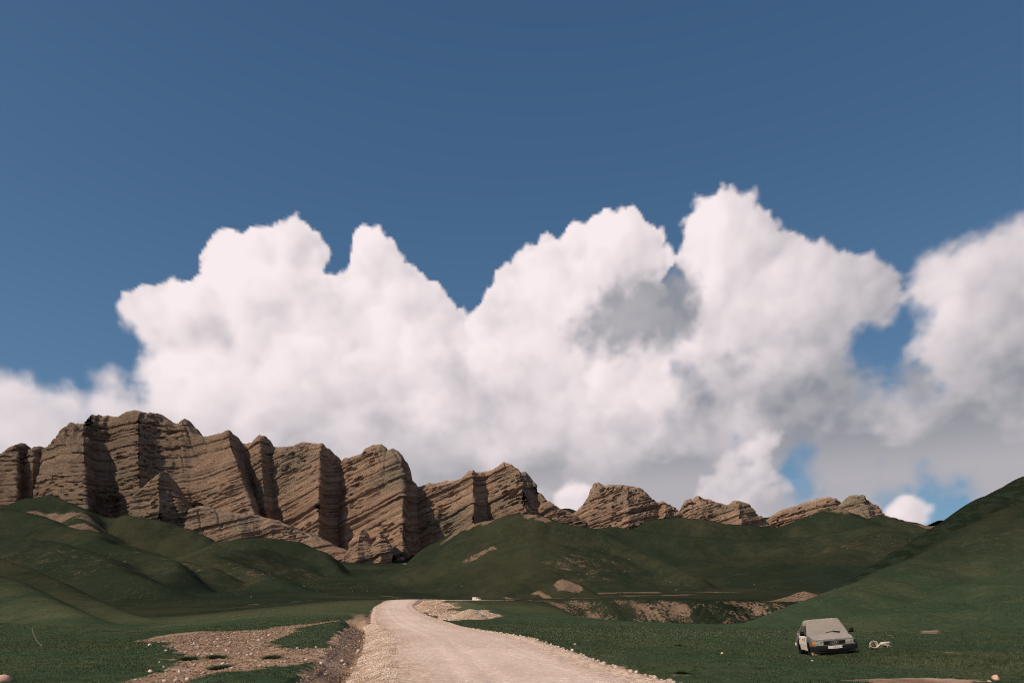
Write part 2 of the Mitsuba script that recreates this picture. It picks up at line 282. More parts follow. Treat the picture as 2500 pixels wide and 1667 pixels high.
def terrain(x, y, masks=False):
    x, y = np.asarray(x, float), np.asarray(y, float)
    shp = x.shape
    x, y = x.ravel(), y.ravel()
    qq, r = chart(x, y)
    front = sstep(-0.25, 0.25, y / np.maximum(r, 1e-6))
    z = np.concatenate([_base(c) for c in np.array_split(qq, max(1, len(qq) // 60000))]) * np.minimum(r, 1000) * front
    z += (fb(x, y, 300, 31) - 0.5) * 20 * sstep(200, 800, r) * (1 - front)
    # gully behind the meadow, with its eroded far bank
    n = fb(x, y, 22, 41, 4)
    far = 212 + 16 * (fb(x, 0 * x, 30, 42, 3) - 0.5) + 10 * (fb(x, y * 0.25, 9, 43, 3) - 0.5)
    gx = sstep(0, 14, x) * sstep(125, 95, x)
    gx2 = sstep(4, 26, x) * sstep(140, 100, x)
    cut = sstep(83, 108, y + 6 * (n - 0.5)) * (1 - sstep(0.0, 1.0, (y - far + 18) / 17)) * gx2
    z = z - cut * (7.5 + 1.5 * (n - 0.5)) * np.maximum(gx, 0.45)
    bank = np.exp(-((y - far + 8) / 8.0) ** 2) * gx
    # ridges
    s = 0.012 * r
    wx, wy = x + s * 2.2 * (fb(x, y, 60, 51, 3) - 0.5) * 2, y + s * 2.2 * (fb(x, y, 60, 52, 3) - 0.5) * 2
    acc = z.copy()
    fold = fb(wx, wy, 38, 54, 4) - 0.5
    for name, (c, sl, w) in RIDGES.items():
        near = np.linalg.norm(c.mean(0)[:2])
        m = np.hypot(wx - c[:, 0].mean(), wy - c[:, 1].mean()) < 450 + near * 0.3
        if not m.any():
            continue
        h = ridge_height(wx[m], wy[m], c, sl, 0.65 * w, 1 + 0.45 * fold[m], name in EVEN)
        k = 0.2 + 0.0018 * near
        acc[m] = k * np.logaddexp(np.clip(acc[m] / k, -500, 500), np.clip(h / k, -500, 500))
    z = acc
    z += (fb(x, y, 14, 61, 4) - 0.5) * 0.0036 * np.minimum(r, 600) * sstep(40, 120, r)
    z += (fb(x, y, 3.2, 62, 4) - 0.5) * 0.16 * sstep(140, 60, r) + (fb(x, y, 0.6, 63, 3) - 0.5) * 0.05 * sstep(60, 25, r)
    # the level pad, sloping a little, on which the car was left
    pad = np.exp(-((x - CAR_AT[0]) ** 2 + (y - CAR_AT[1]) ** 2) ** 2 / 3.6 ** 4)
    z = z * (1 - pad) + (CAR_AT[2] + CAR_TILT[0] * (x - CAR_AT[0]) + CAR_TILT[1] * (y - CAR_AT[1]) + 0.04 * (fb(x, y, 0.6, 63, 3) - 0.5)) * pad
    # the road bed with a ditch on its left, and the bare bank beyond the ditch
    ly, ry, rz = road_at(y)
    on = sstep(232, 215, y)
    out = np.maximum(ly - x, x - ry)
    wob = 0.5 * (fb(x, y, 2.3, 71, 3) - 0.5)
    bed = sstep(1.3 + wob * 2, 0.1, out) * on
    z = z * (1 - bed) + (rz - 0.10) * bed
    dl = ly - x + wob * 1.6
    near_left = sstep(95, 60, y)
    shoulder = rz - 0.05 - 0.30 * np.clip(dl, 0, 1.15) ** 1.1 - 0.14 * sstep(0.7, 1.3, dl) + np.maximum(dl - 1.4, 0) * (0.5 + 0.5 * wob)
    lim = np.where((dl > 0) & (dl < 5.5), shoulder, 1e3)
    z = np.where(near_left * on > 0.01, np.minimum(z, lim * near_left + 1e3 * (1 - near_left)), z)
    z = np.where(dl > 2.0, z + 0.16 * np.exp(-((dl - 3.4) / 1.0) ** 2) * near_left * on, z)
    if not masks:
        return z.reshape(shp)
    # bare soil
    soil = np.zeros_like(x)

    def patch(px, py, y_, rx, ry_, rot=0.0, k=1.0, rough=0.9, sc=None):
        nonlocal soil
        c = at(px, py, y_)
        ca, sa = math.cos(rot), math.sin(rot)
        a, b = ((x - c[0]) * ca + (y - c[1]) * sa) / rx, (-(x - c[0]) * sa + (y - c[1]) * ca) / ry_
        m = np.hypot(a, b)
        sel = m < 2.6
        if not sel.any():
            return
        nn = fb(x[sel], y[sel], sc or (0.35 * min(rx, ry_)), int(px) % 97, 4) - 0.5
        soil[sel] = np.maximum(soil[sel], k * sstep(1.15, 0.7, m[sel] + rough * 1.3 * nn))

    for p in SOIL:
        patch(*p)
    for line, wid, k in TRAILS:
        for a, b in zip(line[:-1], line[1:]):
            sel = (np.abs(x - (a[0] + b[0]) / 2) < 40) & (np.abs(y - (a[1] + b[1]) / 2) < 40)
            e = b - a
            t = np.clip(((x[sel] - a[0]) * e[0] + (y[sel] - a[1]) * e[1]) / max(e @ e, 1e-9), 0, 1)
            d = np.hypot(x[sel] - a[0] - t * e[0], y[sel] - a[1] - t * e[1])
            soil[sel] = np.maximum(soil[sel], k * sstep(wid * 1.3, wid * 0.6, d))
    for poly, scale, wear in BARE:
        lo, hi = poly.min(0) - 3, poly.max(0) + 3
        sel = (x > lo[0]) & (x < hi[0]) & (y > lo[1]) & (y < hi[1])
        if sel.any():
            nn = 1.3 * (fb(x[sel], y[sel], scale, 91, 4) - 0.5) + 0.5 * (fb(x[sel], y[sel], scale * 0.25, 92, 3) - 0.5)
            soil[sel] = np.maximum(soil[sel], sstep(-0.25 * scale, 0.45 * scale, poly_inside(x[sel], y[sel], poly) + wear * scale * nn))
    edge = sstep(2.7, 1.9, dl + 1.0 * wob) * sstep(-1.5, 0.0, dl) * on * near_left
    edge2 = sstep(0.9, 0.2, out + wob) * on
    soil = np.maximum(soil, np.maximum(edge, edge2))
    soil = np.maximum(soil, np.clip(bank * (0.35 + 1.5 * (fb(x, y * 0.4, 8, 44, 4) - 0.35)), 0, 1))
    dry0 = 0.42 * np.exp(-(((x + 38) / 34) ** 2 + ((y - 108) / 24) ** 2)) + 0.3 * np.exp(-(((x + 36) / 10) ** 2 + ((y - 66) / 5) ** 2))
    sc = RIDGES['right'][0]
    hr = ridge_height(x, y, sc, 0.52, 3, np.ones_like(x)) - ridge_height(x, y, RIDGES['right_spur'][0], 0.36, 3, np.ones_like(x))
    dry0 = dry0 - 0.55 * sstep(-1.0, 6.0, hr + 5 * (fb(x, y, 7, 83, 3) - 0.5)) * sstep(40, 60, x) * sstep(260, 230, y)
    dry = np.clip(dry0 + 0.5 + 1.2 * (fb(x, y, 55, 81, 4) - 0.5) + 0.45 * (fb(x, y, 9, 82, 3) - 0.5), 0, 1)
    return z.reshape(shp), soil.reshape(shp), dry.reshape(shp)


# bare patches: sighted centre, distance, half-axes in metres, turn
SOIL = [
        (1950, 1458, 223, 14, 8, 0.0, 0.9, 0.45, 2.0), (1385, 1423, 302, 7, 7, 0.0, 1.0, 0.6, 3.0), (1500, 1445, 330, 22, 7, 0.0, 0.85, 1.0, 6.0), (1660, 1452, 300, 7, 6, 0.0, 0.9, 1.0, 4.0), (1560, 1457, 290, 10, 4, 0, 0.8, 1.0, 4.0), (1750, 1449, 330, 12, 3, 0, 0.8, 0.9, 4.0), (1420, 1459, 260, 16, 3, 0, 0.7, 1.0, 4.0),
        (1160, 1303, 512, 13, 8, 0.0, 1.0, 0.7, 5.0), (1200, 1311, 505, 9, 8, 0.0, 1.0, 0.6, 5.0), (1130, 1328, 515, 16, 9, 0.5, 0.7, 1.2, 5.0), (1300, 1279, 488, 9, 7, 0.3, 0.9, 1.0, 4.0), (1294, 1297, 482, 5, 5, 0, 0.9, 0.9, 3.0), (1325, 1299, 478, 6, 4, 0.3, 0.9, 0.9, 3.0),
        (120, 1238, 650, 34, 12, 0.0, 0.9, 1.0, 8.0), (185, 1262, 610, 22, 8, 0.0, 0.9, 1.0, 6.0), (225, 1265, 640, 16, 10, 0, 0.8, 1.0, 6.0),
        (1170, 1420, 450, 12, 4, 0.2, 0.9, 0.8, 4.0), (960, 1448, 300, 6, 5, 0, 0.9, 0.6, 3.0), (1010, 1372, 720, 12, 12, 0, 0.9, 0.8, 5.0), (1040, 1378, 690, 8, 8, 0, 0.9, 0.8, 4.0),
        (1950, 1256, 815, 60, 14, 0, 0.45, 1.1, 8.0), (2052, 1258, 808, 13, 24, 0.0, 0.75, 0.8, 6.0), (2210, 1276, 900, 45, 30, 0, 0.9, 0.9, 9.0), (2280, 1271, 940, 24, 20, 0, 0.9, 0.7, 8.0),
        (620, 1470, 190, 2.0, 1.6, 0, 0.9, 0.7, 1.0), (725, 1462, 200, 2.6, 1.4, 0, 0.9, 0.7, 1.0), (765, 1459, 215, 3, 1.4, 0, 0.9, 0.7, 1.0),
        (2264, 1539, 50, 1.5, 1.0, 0, 0.8, 0.9, 0.7), (2220, 1660, 16.3, 1.9, 0.5, 0, 0.7, 1.0, 0.5), (2330, 1594, 27, 0.5, 0.5, 0, 0.6, 0.8, 0.4), (1660, 1644, 17.8, 0.25, 0.25, 0, 0.6, 0.8, 0.3),
        (2050, 1380, 560, 20, 30, 0.4, 0.35, 1.6, 6.0), (560, 1430, 390, 40, 30, 0.4, 0.32, 1.8, 5.0), (700, 1380, 500, 40, 30, 0.4, 0.28, 1.8, 5.0), (1420, 1400, 400, 25, 25, 0.4, 0.34, 1.8, 5.0), (100, 1400, 330, 60, 40, 0.4, 0.22, 1.8, 5.0)]



def poly_inside(x, y, poly):
    """Distance to the polygon's edge, positive inside."""
    d, odd = np.full(x.shape, 1e9), np.zeros(x.shape, bool)
    for a, b in zip(poly, np.roll(poly, -1, 0)):
        e = b - a
        t = np.clip(((x - a[0]) * e[0] + (y - a[1]) * e[1]) / max(e @ e, 1e-9), 0, 1)
        d = np.minimum(d, np.hypot(x - a[0] - t * e[0], y - a[1] - t * e[1]))
        odd ^= ((a[1] > y) != (b[1] > y)) & (x < e[0] * (y - a[1]) / (e[1] if abs(e[1]) > 1e-12 else 1e-12) + a[0])
    return np.where(odd, d, -d)


def sight(points, far=160.0):
    """Where sight lines (u, v) of the survey meet the terrain."""
    points = np.asarray(points, float)
    ys = np.exp(np.linspace(math.log(12.0), math.log(far), 420))
    X = (points[:, :1] - 1250) / F * ys
    Z = EYE + (1493 - points[:, 1:2]) / F * ys
    below = Z <= terrain(X, np.broadcast_to(ys, X.shape))
    k = np.where(below.any(1), below.argmax(1), len(ys) - 1)
    i = np.arange(len(k))
    return np.stack([X[i, k], ys[k], terrain(X[i, k], ys[k])], -1)


def zoomed(pts, scale, u0, v0):
    return [(u0 + a / scale, v0 + b / scale) for a, b in pts]


BARE_PX = [
    (zoomed([(760, 985), (960, 900), (1090, 840), (1130, 790), (1150, 760), (1080, 740), (1060, 700), (940, 695), (850, 690), (980, 665), (1100, 640), (1300, 625), (1500, 625), (1700, 615), (1750, 600), (1900, 585), (2230, 580), (2240, 592), (1900, 603), (1880, 640), (1780, 680), (1730, 700), (1750, 720), (1900, 740), (2100, 735), (2180, 740), (2220, 800), (2100, 830), (2020, 820), (1900, 850), (1750, 850), (1600, 880), (1400, 890), (1280, 930), (1240, 985)], 2.613, 0, 1300), 1.1, 1.25),
    (zoomed([(1900, 985), (2050, 910), (2200, 840), (2240, 800), (2300, 850), (2330, 985)], 2.613, 0, 1300), 0.6, 0.8),
    (zoomed([(2080, 690), (2130, 650), (2250, 600), (2300, 610), (2220, 680), (2150, 720)], 2.613, 0, 1300), 0.7, 0.8),
    (zoomed([(800, 290), (900, 262), (1080, 240), (1250, 260), (1250, 320), (1400, 340), (1480, 400), (1300, 440), (1250, 450), (1550, 460), (1700, 430), (1900, 440), (2000, 490), (2150, 530), (2080, 560), (1850, 590), (1500, 600), (1300, 630), (1180, 610), (1050, 590), (1050, 540), (900, 510), (780, 480), (700, 450), (650, 350)], 6.533, 900, 1420), 2.2, 0.6),
    ([(2120, 1660), (2220, 1652), (2330, 1655), (2400, 1668), (2400, 1680), (2120, 1680)], 0.5, 0.9),
    ([(2245, 1538), (2290, 1536), (2300, 1542), (2250, 1543)], 0.8, 0.9),
]
BARE, TRAILS = [], []
BARE = [(sight(p)[:, :2], sc, wr) for p, sc, wr in BARE_PX]
TRAILS_PX = [([(1551, 1484), (1560, 1493), (1566, 1505), (1572, 1514)], 0.35, 1.0), ([(1558, 1482), (1575, 1493), (1585, 1513)], 0.4, 1.0), ([(1570, 1484), (1590, 1498), (1600, 1514)], 0.45, 1.0), ([(1575, 1485), (1600, 1500), (1622, 1517)], 0.4, 1.0),
             ([(1230, 1457.5), (1330, 1457), (1440, 1459.5)], 1.6, 0.9)]
TRAILS = [(sight(p, 420.0)[:, :2], w, k) for p, w, k in TRAILS_PX]
az = np.radians(np.concatenate([np.arange(-180, -44, 4.0), np.linspace(-42, 42, 700), np.arange(44, 180, 4.0)]))
rad = np.exp(np.concatenate([np.linspace(math.log(2.0), math.log(14.0), 30)[:-1], np.linspace(math.log(14.0), math.log(1050.0), 720)[:-1], np.linspace(math.log(1050.0), math.log(6000.0), 40)]))
A, R = np.meshgrid(az, rad)
gx_, gy_ = R * np.sin(A), R * np.cos(A)
gz_, soil_, dry_ = terrain(gx_, gy_, True)
nr, nc = A.shape
idx = np.arange(nr * nc).reshape(nr, nc)
nxt = np.roll(idx, -1, 1)
quads = np.stack([idx[:-1], nxt[:-1], nxt[1:], idx[1:]], -1).reshape(-1, 4)
ground_v = np.stack([gx_, gy_, gz_], -1).reshape(-1, 3)
ground_v = np.vstack([ground_v, [[0, 0, float(gz_[0].mean())]]])
cap = np.stack([np.full(nc, nr * nc), nxt[0], idx[0]], -1)
ground_f = np.vstack([quads[:, [0, 1, 2]], quads[:, [0, 2, 3]], cap])
ground_uv = np.vstack([np.stack([soil_, dry_], -1).reshape(-1, 2), [[0, 0.5]]])


def ground_colour(p, n, uv):
    x, y, z = p.x, p.y, p.z
    r = dr.sqrt(x * x + y * y)
    fine = mikit.fbm(x * 3.1, y * 3.1, 0.0, 3)
    mid = mikit.fbm(x * 0.33, y * 0.33, 5.0, 3)
    big = mikit.fbm(x * 0.035, y * 0.035, 9.0, 3)
    dry = dr.clip(uv.y + 0.5 * (mid - 0.5), 0, 1)
    bush = (1 - mikit.smoothstep(0.0, 0.12, uv.y)) * mikit.smoothstep(0.42, 0.58, mikit.fbm(x * 0.55, y * 0.55, z * 0.55, 3))
    grass = mikit.mix([0.026, 0.040, 0.026], [0.050, 0.056, 0.034], mikit.smoothstep(0.3, 0.9, dry))
    grass = grass * (0.68 + 0.64 * fine) * (0.85 + 0.3 * big) * (1 - 0.35 * bush)
    speck = mikit.smoothstep(0.62, 0.80, mikit.fbm(x * 0.9, y * 0.9, 2.0, 2)) * mikit.smoothstep(0.48, 0.66, mikit.fbm(x * 0.022, y * 0.022, 4.0, 3)) * mikit.smoothstep(60, 160, r)
    grass = grass * mikit.mix([1.66, 1.70, 1.60], [0.84, 0.80, 0.84], mikit.smoothstep(70, 170, r))      # lush meadow; hill grass darkened to paint in cloud shade
    grass = grass * (1 - 0.16 * speck) + mi.Color3f(0.15, 0.13, 0.09) * 0.16 * speck
    earth = mikit.mix([0.17, 0.112, 0.08], [0.42, 0.305, 0.235], mikit.fbm(x * 1.7, y * 1.7, 3.0, 4)) * (0.7 + 0.6 * fine)
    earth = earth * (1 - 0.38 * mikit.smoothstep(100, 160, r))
    crisp = mikit.smoothstep(0.34, 0.66, uv.x + 1.0 * (mikit.fbm(x * 2.2, y * 2.2, 7.0, 4) - 0.5) + mikit.smoothstep(60, 150, r) * (1.0 * (mikit.fbm(x * 0.22, y * 0.22, 6.0, 4) - 0.5) - 0.12))
    earth = earth * (0.75 + 0.5 * mikit.fbm(x * 0.3, y * 0.3, 1.0, 4))
    return mi.Color3f(grass * (1 - crisp) + earth * crisp)


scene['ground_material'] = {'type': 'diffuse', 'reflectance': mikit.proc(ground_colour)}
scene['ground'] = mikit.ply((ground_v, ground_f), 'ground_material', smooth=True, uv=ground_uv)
tag('ground', 'dark green grassland rising into folded hills, with bare brown soil patches and an eroded stream bank', kind='structure')

# ------------------------------------------------------------------ rock cliffs
BED = 25.0


def dip(x):
    """How far the beds have risen at x: nearly level in the west, tilted up to the east."""
    return 0.03 * x + 0.33 * BED * np.logaddexp(0, (x + 325) / BED) - 0.16 * 40 * np.logaddexp(0, (x - 330) / 40)


_t, _bed, _gap = [], [], []
_h = -400.0
rb = np.random.default_rng(3)
BEDS_Z, BEDS_P = np.arange(-400, 500, 0.15), np.zeros(6000)
_edges = [-400.0]
while _edges[-1] < 500:
    _edges.append(_edges[-1] + float(np.clip(rb.lognormal(1.55, 0.6), 1.3, 13)))
_edges = np.array(_edges)
_push, _cut = rb.normal(0, 1.25, len(_edges)), rb.uniform(0.4, 1.0, len(_edges))
bi = np.clip(np.searchsorted(_edges, BEDS_Z) - 1, 0, len(_edges) - 2)
bf = (BEDS_Z - _edges[bi]) / (_edges[bi + 1] - _edges[bi])
BEDS_P = _push[bi] - 0.5 * (2 * bf - 1) ** 4            # rounded ledges
BEDS_G = _cut[bi] * np.exp(-bf * (_edges[bi + 1] - _edges[bi]) / 1.1)   # the hollow at the foot of each bed


def strata(x, y, z):
    s = z - dip(x) + 0.10 * (y - 800) + 2.2 * (fb(x, y, 60, 101, 3) - 0.5)
    p = np.interp(s, BEDS_Z, BEDS_P)
    g = np.interp(s, BEDS_Z, BEDS_G)
    along = fb(x + y * 0.6, s * 0.9, 16, 102, 3)
    lum = fb(x, y, 26, 103, 4, z / 26) - 0.5
    fine = fb(x, y, 7, 104, 3, s / 1.4) - 0.5
    pits = sstep(0.60, 0.72, fb(x + 0.6 * y, s * 2.8, 5.5, 105, 2)) * sstep(0.45, 0.65, fb(x, z, 45, 106, 2))
    crack = sstep(0.07, 0.0, np.abs(fb(x + 0.5 * y + 0.25 * z, z * 0.12, 19, 110, 3) - 0.5)) * sstep(0.5, 0.62, fb(x, z, 50, 111, 2))
    flute = fb(x + 0.3 * y, z * 0.16, 6.5, 107, 3) - 0.5
    return 0.95 * p - 5.6 * g * sstep(0.40, 0.64, along) - 2.2 * crack + 7.5 * lum + 1.8 * fine - 3.2 * pits + 2.8 * flute


SKY_PX = [(-200, 1130), (-60, 1120), (0, 1099), (21, 1083), (40, 1076), (51, 1086), (59, 1097), (72, 1090), (85, 1084), (102, 1089), (125, 1081), (138, 1062), (149, 1041), (156, 1026), (162, 1024), (170, 1030), (176, 1025), (189, 1028), (206, 1022), (213, 1006), (222, 1008), (230, 1004), (240, 1010), (251, 1007), (261, 1014), (270, 1012), (278, 1010), (287, 1006), (293, 1000), (304, 996), (317, 995), (332, 996), (349, 1003), (359, 1000), (380, 1006), (400, 1017), (417, 1027), (425, 1028), (431, 1021), (441, 1015), (453, 1022), (468, 1041), (480, 1056), (494, 1059), (509, 1059), (533, 1052), (551, 1043), (560, 1052), (575, 1070), (582, 1080), (608, 1075), (613, 1069), (627, 1056), (639, 1058), (650, 1070), (657, 1085), (669, 1084), (686, 1085), (713, 1082), (725, 1075), (742, 1071), (756, 1076), (768, 1076), (780, 1076), (790, 1086), (802, 1093), (814, 1104), (828, 1119), (853, 1109), (879, 1100), (889, 1088), (906, 1081), (928, 1078), (938, 1085), (942, 1095), (955, 1090), (968, 1095), (979, 1106), (985, 1116), (991, 1124), (998, 1139), (1000, 1167), (1008, 1173), (1019, 1184), (1030, 1181), (1044, 1175), (1068, 1173), (1085, 1170), (1123, 1166), (1132, 1156), (1144, 1145), (1155, 1142), (1170, 1149), (1200, 1143), (1212, 1134), (1229, 1122), (1249, 1128), (1266, 1141), (1272, 1149), (1283, 1146), (1291, 1154), (1300, 1165), (1308, 1178), (1313, 1196), (1323, 1201), (1338, 1219), (1348, 1229), (1369, 1237), (1382, 1241), (1402, 1250), (1430, 1268)]
SKY_B = [(1380, 1262), (1402, 1250), (1425, 1230), (1438, 1211), (1443, 1191), (1453, 1175), (1463, 1173), (1479, 1178), (1509, 1181), (1530, 1182), (1550, 1184), (1563, 1186), (1581, 1196), (1598, 1216), (1609, 1224), (1621, 1221), (1634, 1225), (1652, 1237), (1672, 1256), (1700, 1275)]
SKY_C = [(1655, 1262), (1665, 1247), (1672, 1227), (1680, 1217), (1688, 1212), (1691, 1220), (1708, 1207), (1723, 1211), (1757, 1223), (1765, 1226), (1780, 1228), (1800, 1218), (1813, 1219), (1831, 1229), (1843, 1244), (1861, 1260), (1885, 1275)]
SKY_D = [(1870, 1275), (1893, 1254), (1912, 1242), (1939, 1235), (1969, 1223), (1986, 1218), (2014, 1210), (2035, 1209), (2048, 1218), (2063, 1226), (2075, 1236), (2090, 1255)]
SKY_E = [(2040, 1240), (2063, 1226), (2080, 1212), (2088, 1205), (2094, 1204), (2114, 1203), (2122, 1212), (2137, 1223), (2154, 1237), (2165, 1252), (2190, 1262), (2222, 1272)]

# ribs and gullies from west to east: (crest u, depth) and (foot u, depth); a foot also has a middle
RIBS = {
    'cliff': (SKY_PX, 800, 1375, [
        (-190, 60, -190, 0), (-60, 20, -60, -20), (45, 5, 62, -25), (58, 55, 66, 40), (85, 25, 82, 20), (104, 55, 88, 45), (122, 25, 40, -45), (165, 5, 130, -75), (203, 0, 232, -80),
        (232, 45, 262, 30), (262, 75, 290, 55), (300, 20, 300, 5), (338, -5, 352, -30), (385, 55, 420, 15), (425, 60, 440, 20), (441, 35, 452, 10), (470, 55, 470, 0), (520, 20, 560, -50), (551, -5, 668, -60),
        (581, 80, 696, 55), (606, 45, 655, 20), (634, 5, 664, -5), (658, 75, 690, 60), (690, 45, 702, 10), (784, -5, 778, -45), (800, 35, 806, 25), (829, 90, 832, 80), (850, 45, 842, 15), (988, -5, 985, -60), (1000, 45, 1003, 35),
        (1019, 100, 1026, 90), (1040, 60, 1085, 35), (1100, 35, 1110, 20), (1155, 0, 1160, -40), (1166, 35, 1172, 30), (1186, 75, 1196, 60), (1205, 40, 1210, 30), (1268, -5, 1304, -30), (1280, 30, 1312, 20), (1300, 65, 1322, 50), (1322, 25, 1345, 10), (1348, 10, 1378, 0), (1385, 45, 1405, 40), (1430, 80, 1430, 80)], 830),
    'cliff_001': (SKY_B, 840, 1330, [(1380, 50, 1362, 40), (1402, 25, 1385, 10), (1440, 0, 1420, -25), (1530, -5, 1540, -45), (1598, 10, 1560, -20), (1612, 30, 1596, 20), (1624, 0, 1618, -40), (1640, 25, 1650, 10), (1672, 30, 1690, 20), (1700, 60, 1720, 50)], 600),
    'cliff_002': (SKY_C, 880, 1320, [(1655, 50, 1640, 40), (1672, 10, 1660, -10), (1690, 5, 1690, -25), (1760, 0, 1790, -35), (1800, -5, 1815, -45), (1835, 20, 1850, 0), (1861, 35, 1875, 30), (1885, 60, 1890, 60)], 420),
    'cliff_003': (SKY_D, 900, 1320, [(1870, 50, 1862, 40), (1893, 10, 1885, -5), (1990, 0, 1985, -30), (2035, 0, 2050, -20), (2063, 30, 2075, 20), (2090, 60, 2095, 50)], 380),
    'cliff_004': (SKY_E, 880, 1320, [(2040, 50, 2040, 40), (2063, 20, 2068, 0), (2092, 0, 2104, -40), (2112, -5, 2128, -25), (2124, 15, 2140, 10), (2160, 15, 2170, 10), (2190, 35, 2200, 30), (2222, 60, 2225, 60)], 340),
    'cliff_005': ([(318, 1215), (340, 1190), (360, 1172), (378, 1158), (389, 1147), (397, 1152), (408, 1162), (415, 1180), (440, 1215), (470, 1262), (505, 1305)], 752, 1340, [(318, 20, 318, 10), (350, 5, 340, 0), (389, -5, 400, -25), (420, 15, 455, 5), (470, 30, 500, 20), (505, 40, 515, 35)], 320),
    'cliff_006': ([(455, 1240), (480, 1228), (520, 1238), (560, 1246), (620, 1256), (660, 1262), (700, 1278), (760, 1303), (800, 1322), (850, 1343), (930, 1362), (965, 1376)], 745, 1385, [(455, 30, 455, 25), (480, 8, 478, 0), (600, 0, 580, -25), (640, 12, 640, 0), (700, 4, 690, -20), (790, 6, 780, -15), (860, 2, 850, -10), (965, 20, 960, 15)], 520),
    'cliff_007': ([(838, 1350), (850, 1325), (866, 1302), (880, 1290), (892, 1297), (902, 1318), (908, 1330), (916, 1306), (928, 1296), (940, 1306), (950, 1335), (958, 1352)], 728, 1385, [(838, 10, 838, 8), (880, 0, 872, -8), (900, 6, 900, 4), (908, 14, 908, 12), (930, 0, 930, -6), (958, 12, 960, 10)], 260),
}


def cliff_mesh(sky, depth, foot_v, ribs, cols, rows=210):
    sky, ribs = np.array(sky, float), np.array(ribs, float)
    arc = np.concatenate([[0], np.cumsum(np.hypot(np.diff(ribs[:, 0] + ribs[:, 2]) / 2 * depth / F, np.diff(ribs[:, 1] + ribs[:, 3]) / 2) + 0.4)])
    s = np.linspace(0, arc[-1], cols)
    sm = lambda k: gaussian_filter1d(np.interp(s, arc, ribs[:, k]), 2.2, mode='nearest')   # noqa: E731
    ut, dt, ub, db = sm(0), sm(1), sm(2), sm(3)
    dt, db = np.where(dt > 0, 0.20, 1) * dt, np.where(db > 0, 0.30, 0.9) * db
    vt = np.interp(ut, sky[:, 0], sky[:, 1])
    yt, yb = depth + dt, depth + db
    top = np.stack([(ut - 1250) / F * yt, yt, EYE + (1493 - vt) / F * yt], -1)
    bot = np.stack([(ub - 1250) / F * yb, yb, EYE + (1493 - foot_v) / F * yb], -1)
    t = np.linspace(0, 1, rows)[:, None, None]
    P = bot[None] * (1 - t) + top[None] * t
    P[..., 1] -= (6 * np.sin(np.pi * t) * (0.4 + 0.6 * t))[..., 0]                       # the faces bulge a little
    P[..., 1] += (9.0 * np.clip((t - 0.93) / 0.07, 0, 1) ** 2)[..., 0]                   # and round over at the crest
    a, b = np.gradient(P, axis=1), np.gradient(P, axis=0)
    n = np.cross(a, b)
    n /= np.linalg.norm(n, axis=-1, keepdims=True) + 1e-9
    n[..., 2] *= 0.35
    D = strata(P[..., 0], P[..., 1], P[..., 2])
    D = D * (1 - 0.75 * sstep(0.97, 1.0, t[..., 0]))
    P = P + n * D[..., None]
    P[..., 2] += (5.5 * (fb(P[..., 0], P[..., 1], 7.0, 108, 4) - 0.5)) * sstep(0.9, 1.0, t[..., 0])
    back = []                                                                             # the far side falls away
    for k, (dy, dz) in enumerate(((6, 0.3), (14, -2.5), (26, -10), (45, -26), (80, -60))):
        q = P[-1].copy()
        q[:, 1] += dy
        q[:, 2] = q[:, 2] + dz + (fb(q[:, 0], q[:, 1], 9, 109, 3) - 0.5) * 3
        back.append(q)
    P = np.concatenate([P, np.array(back)], 0)
    r, c = P.shape[:2]
    i = np.arange(r * c).reshape(r, c)
    quads = np.stack([i[:-1, :-1], i[:-1, 1:], i[1:, 1:], i[1:, :-1]], -1).reshape(-1, 4)
    return P.reshape(-1, 3), quads


def rock_colour(p, n, uv):
    x, y, z = p.x, p.y, p.z
    d = 0.03 * x + 0.33 * BED * dr.log(1 + dr.exp(dr.clip((x + 325) / BED, -30, 30)))
    s = z - d + 0.10 * (y - 800)
    bed = mikit.fbm(x * 0.012, y * 0.012, s * 0.22, 3)
    grain = mikit.fbm(x * 0.45, y * 0.45, s * 1.1, 4)
    broad = mikit.fbm(x * 0.016, y * 0.016, z * 0.02 + 4.0, 3)
    c = mikit.mix([0.245, 0.178, 0.140], [0.38, 0.260, 0.198], mikit.smoothstep(0.25, 0.75, bed))
    c = mikit.mix(c, [0.235, 0.195, 0.155], mikit.smoothstep(0.45, 0.75, broad))
    grey = 1 - mikit.smoothstep(-420, -250, x + 60 * (broad - 0.5))          # cloud shade on the western cliffs, painted as greyer, darker rock
    c = mikit.mix(c, mi.Color3f(0.175, 0.140, 0.112) * (0.8 + 0.5 * bed), 0.6 * grey)
    return mi.Color3f(c * (0.78 + 0.54 * grain))


def rock_bump(p, n, uv):
    x, y, z = p.x, p.y, p.z
    return mikit.fbm(x * 0.5, y * 0.5, z * 1.3, 4) + 0.5 * mikit.noise(x * 2.1, y * 2.1, z * 4.0)


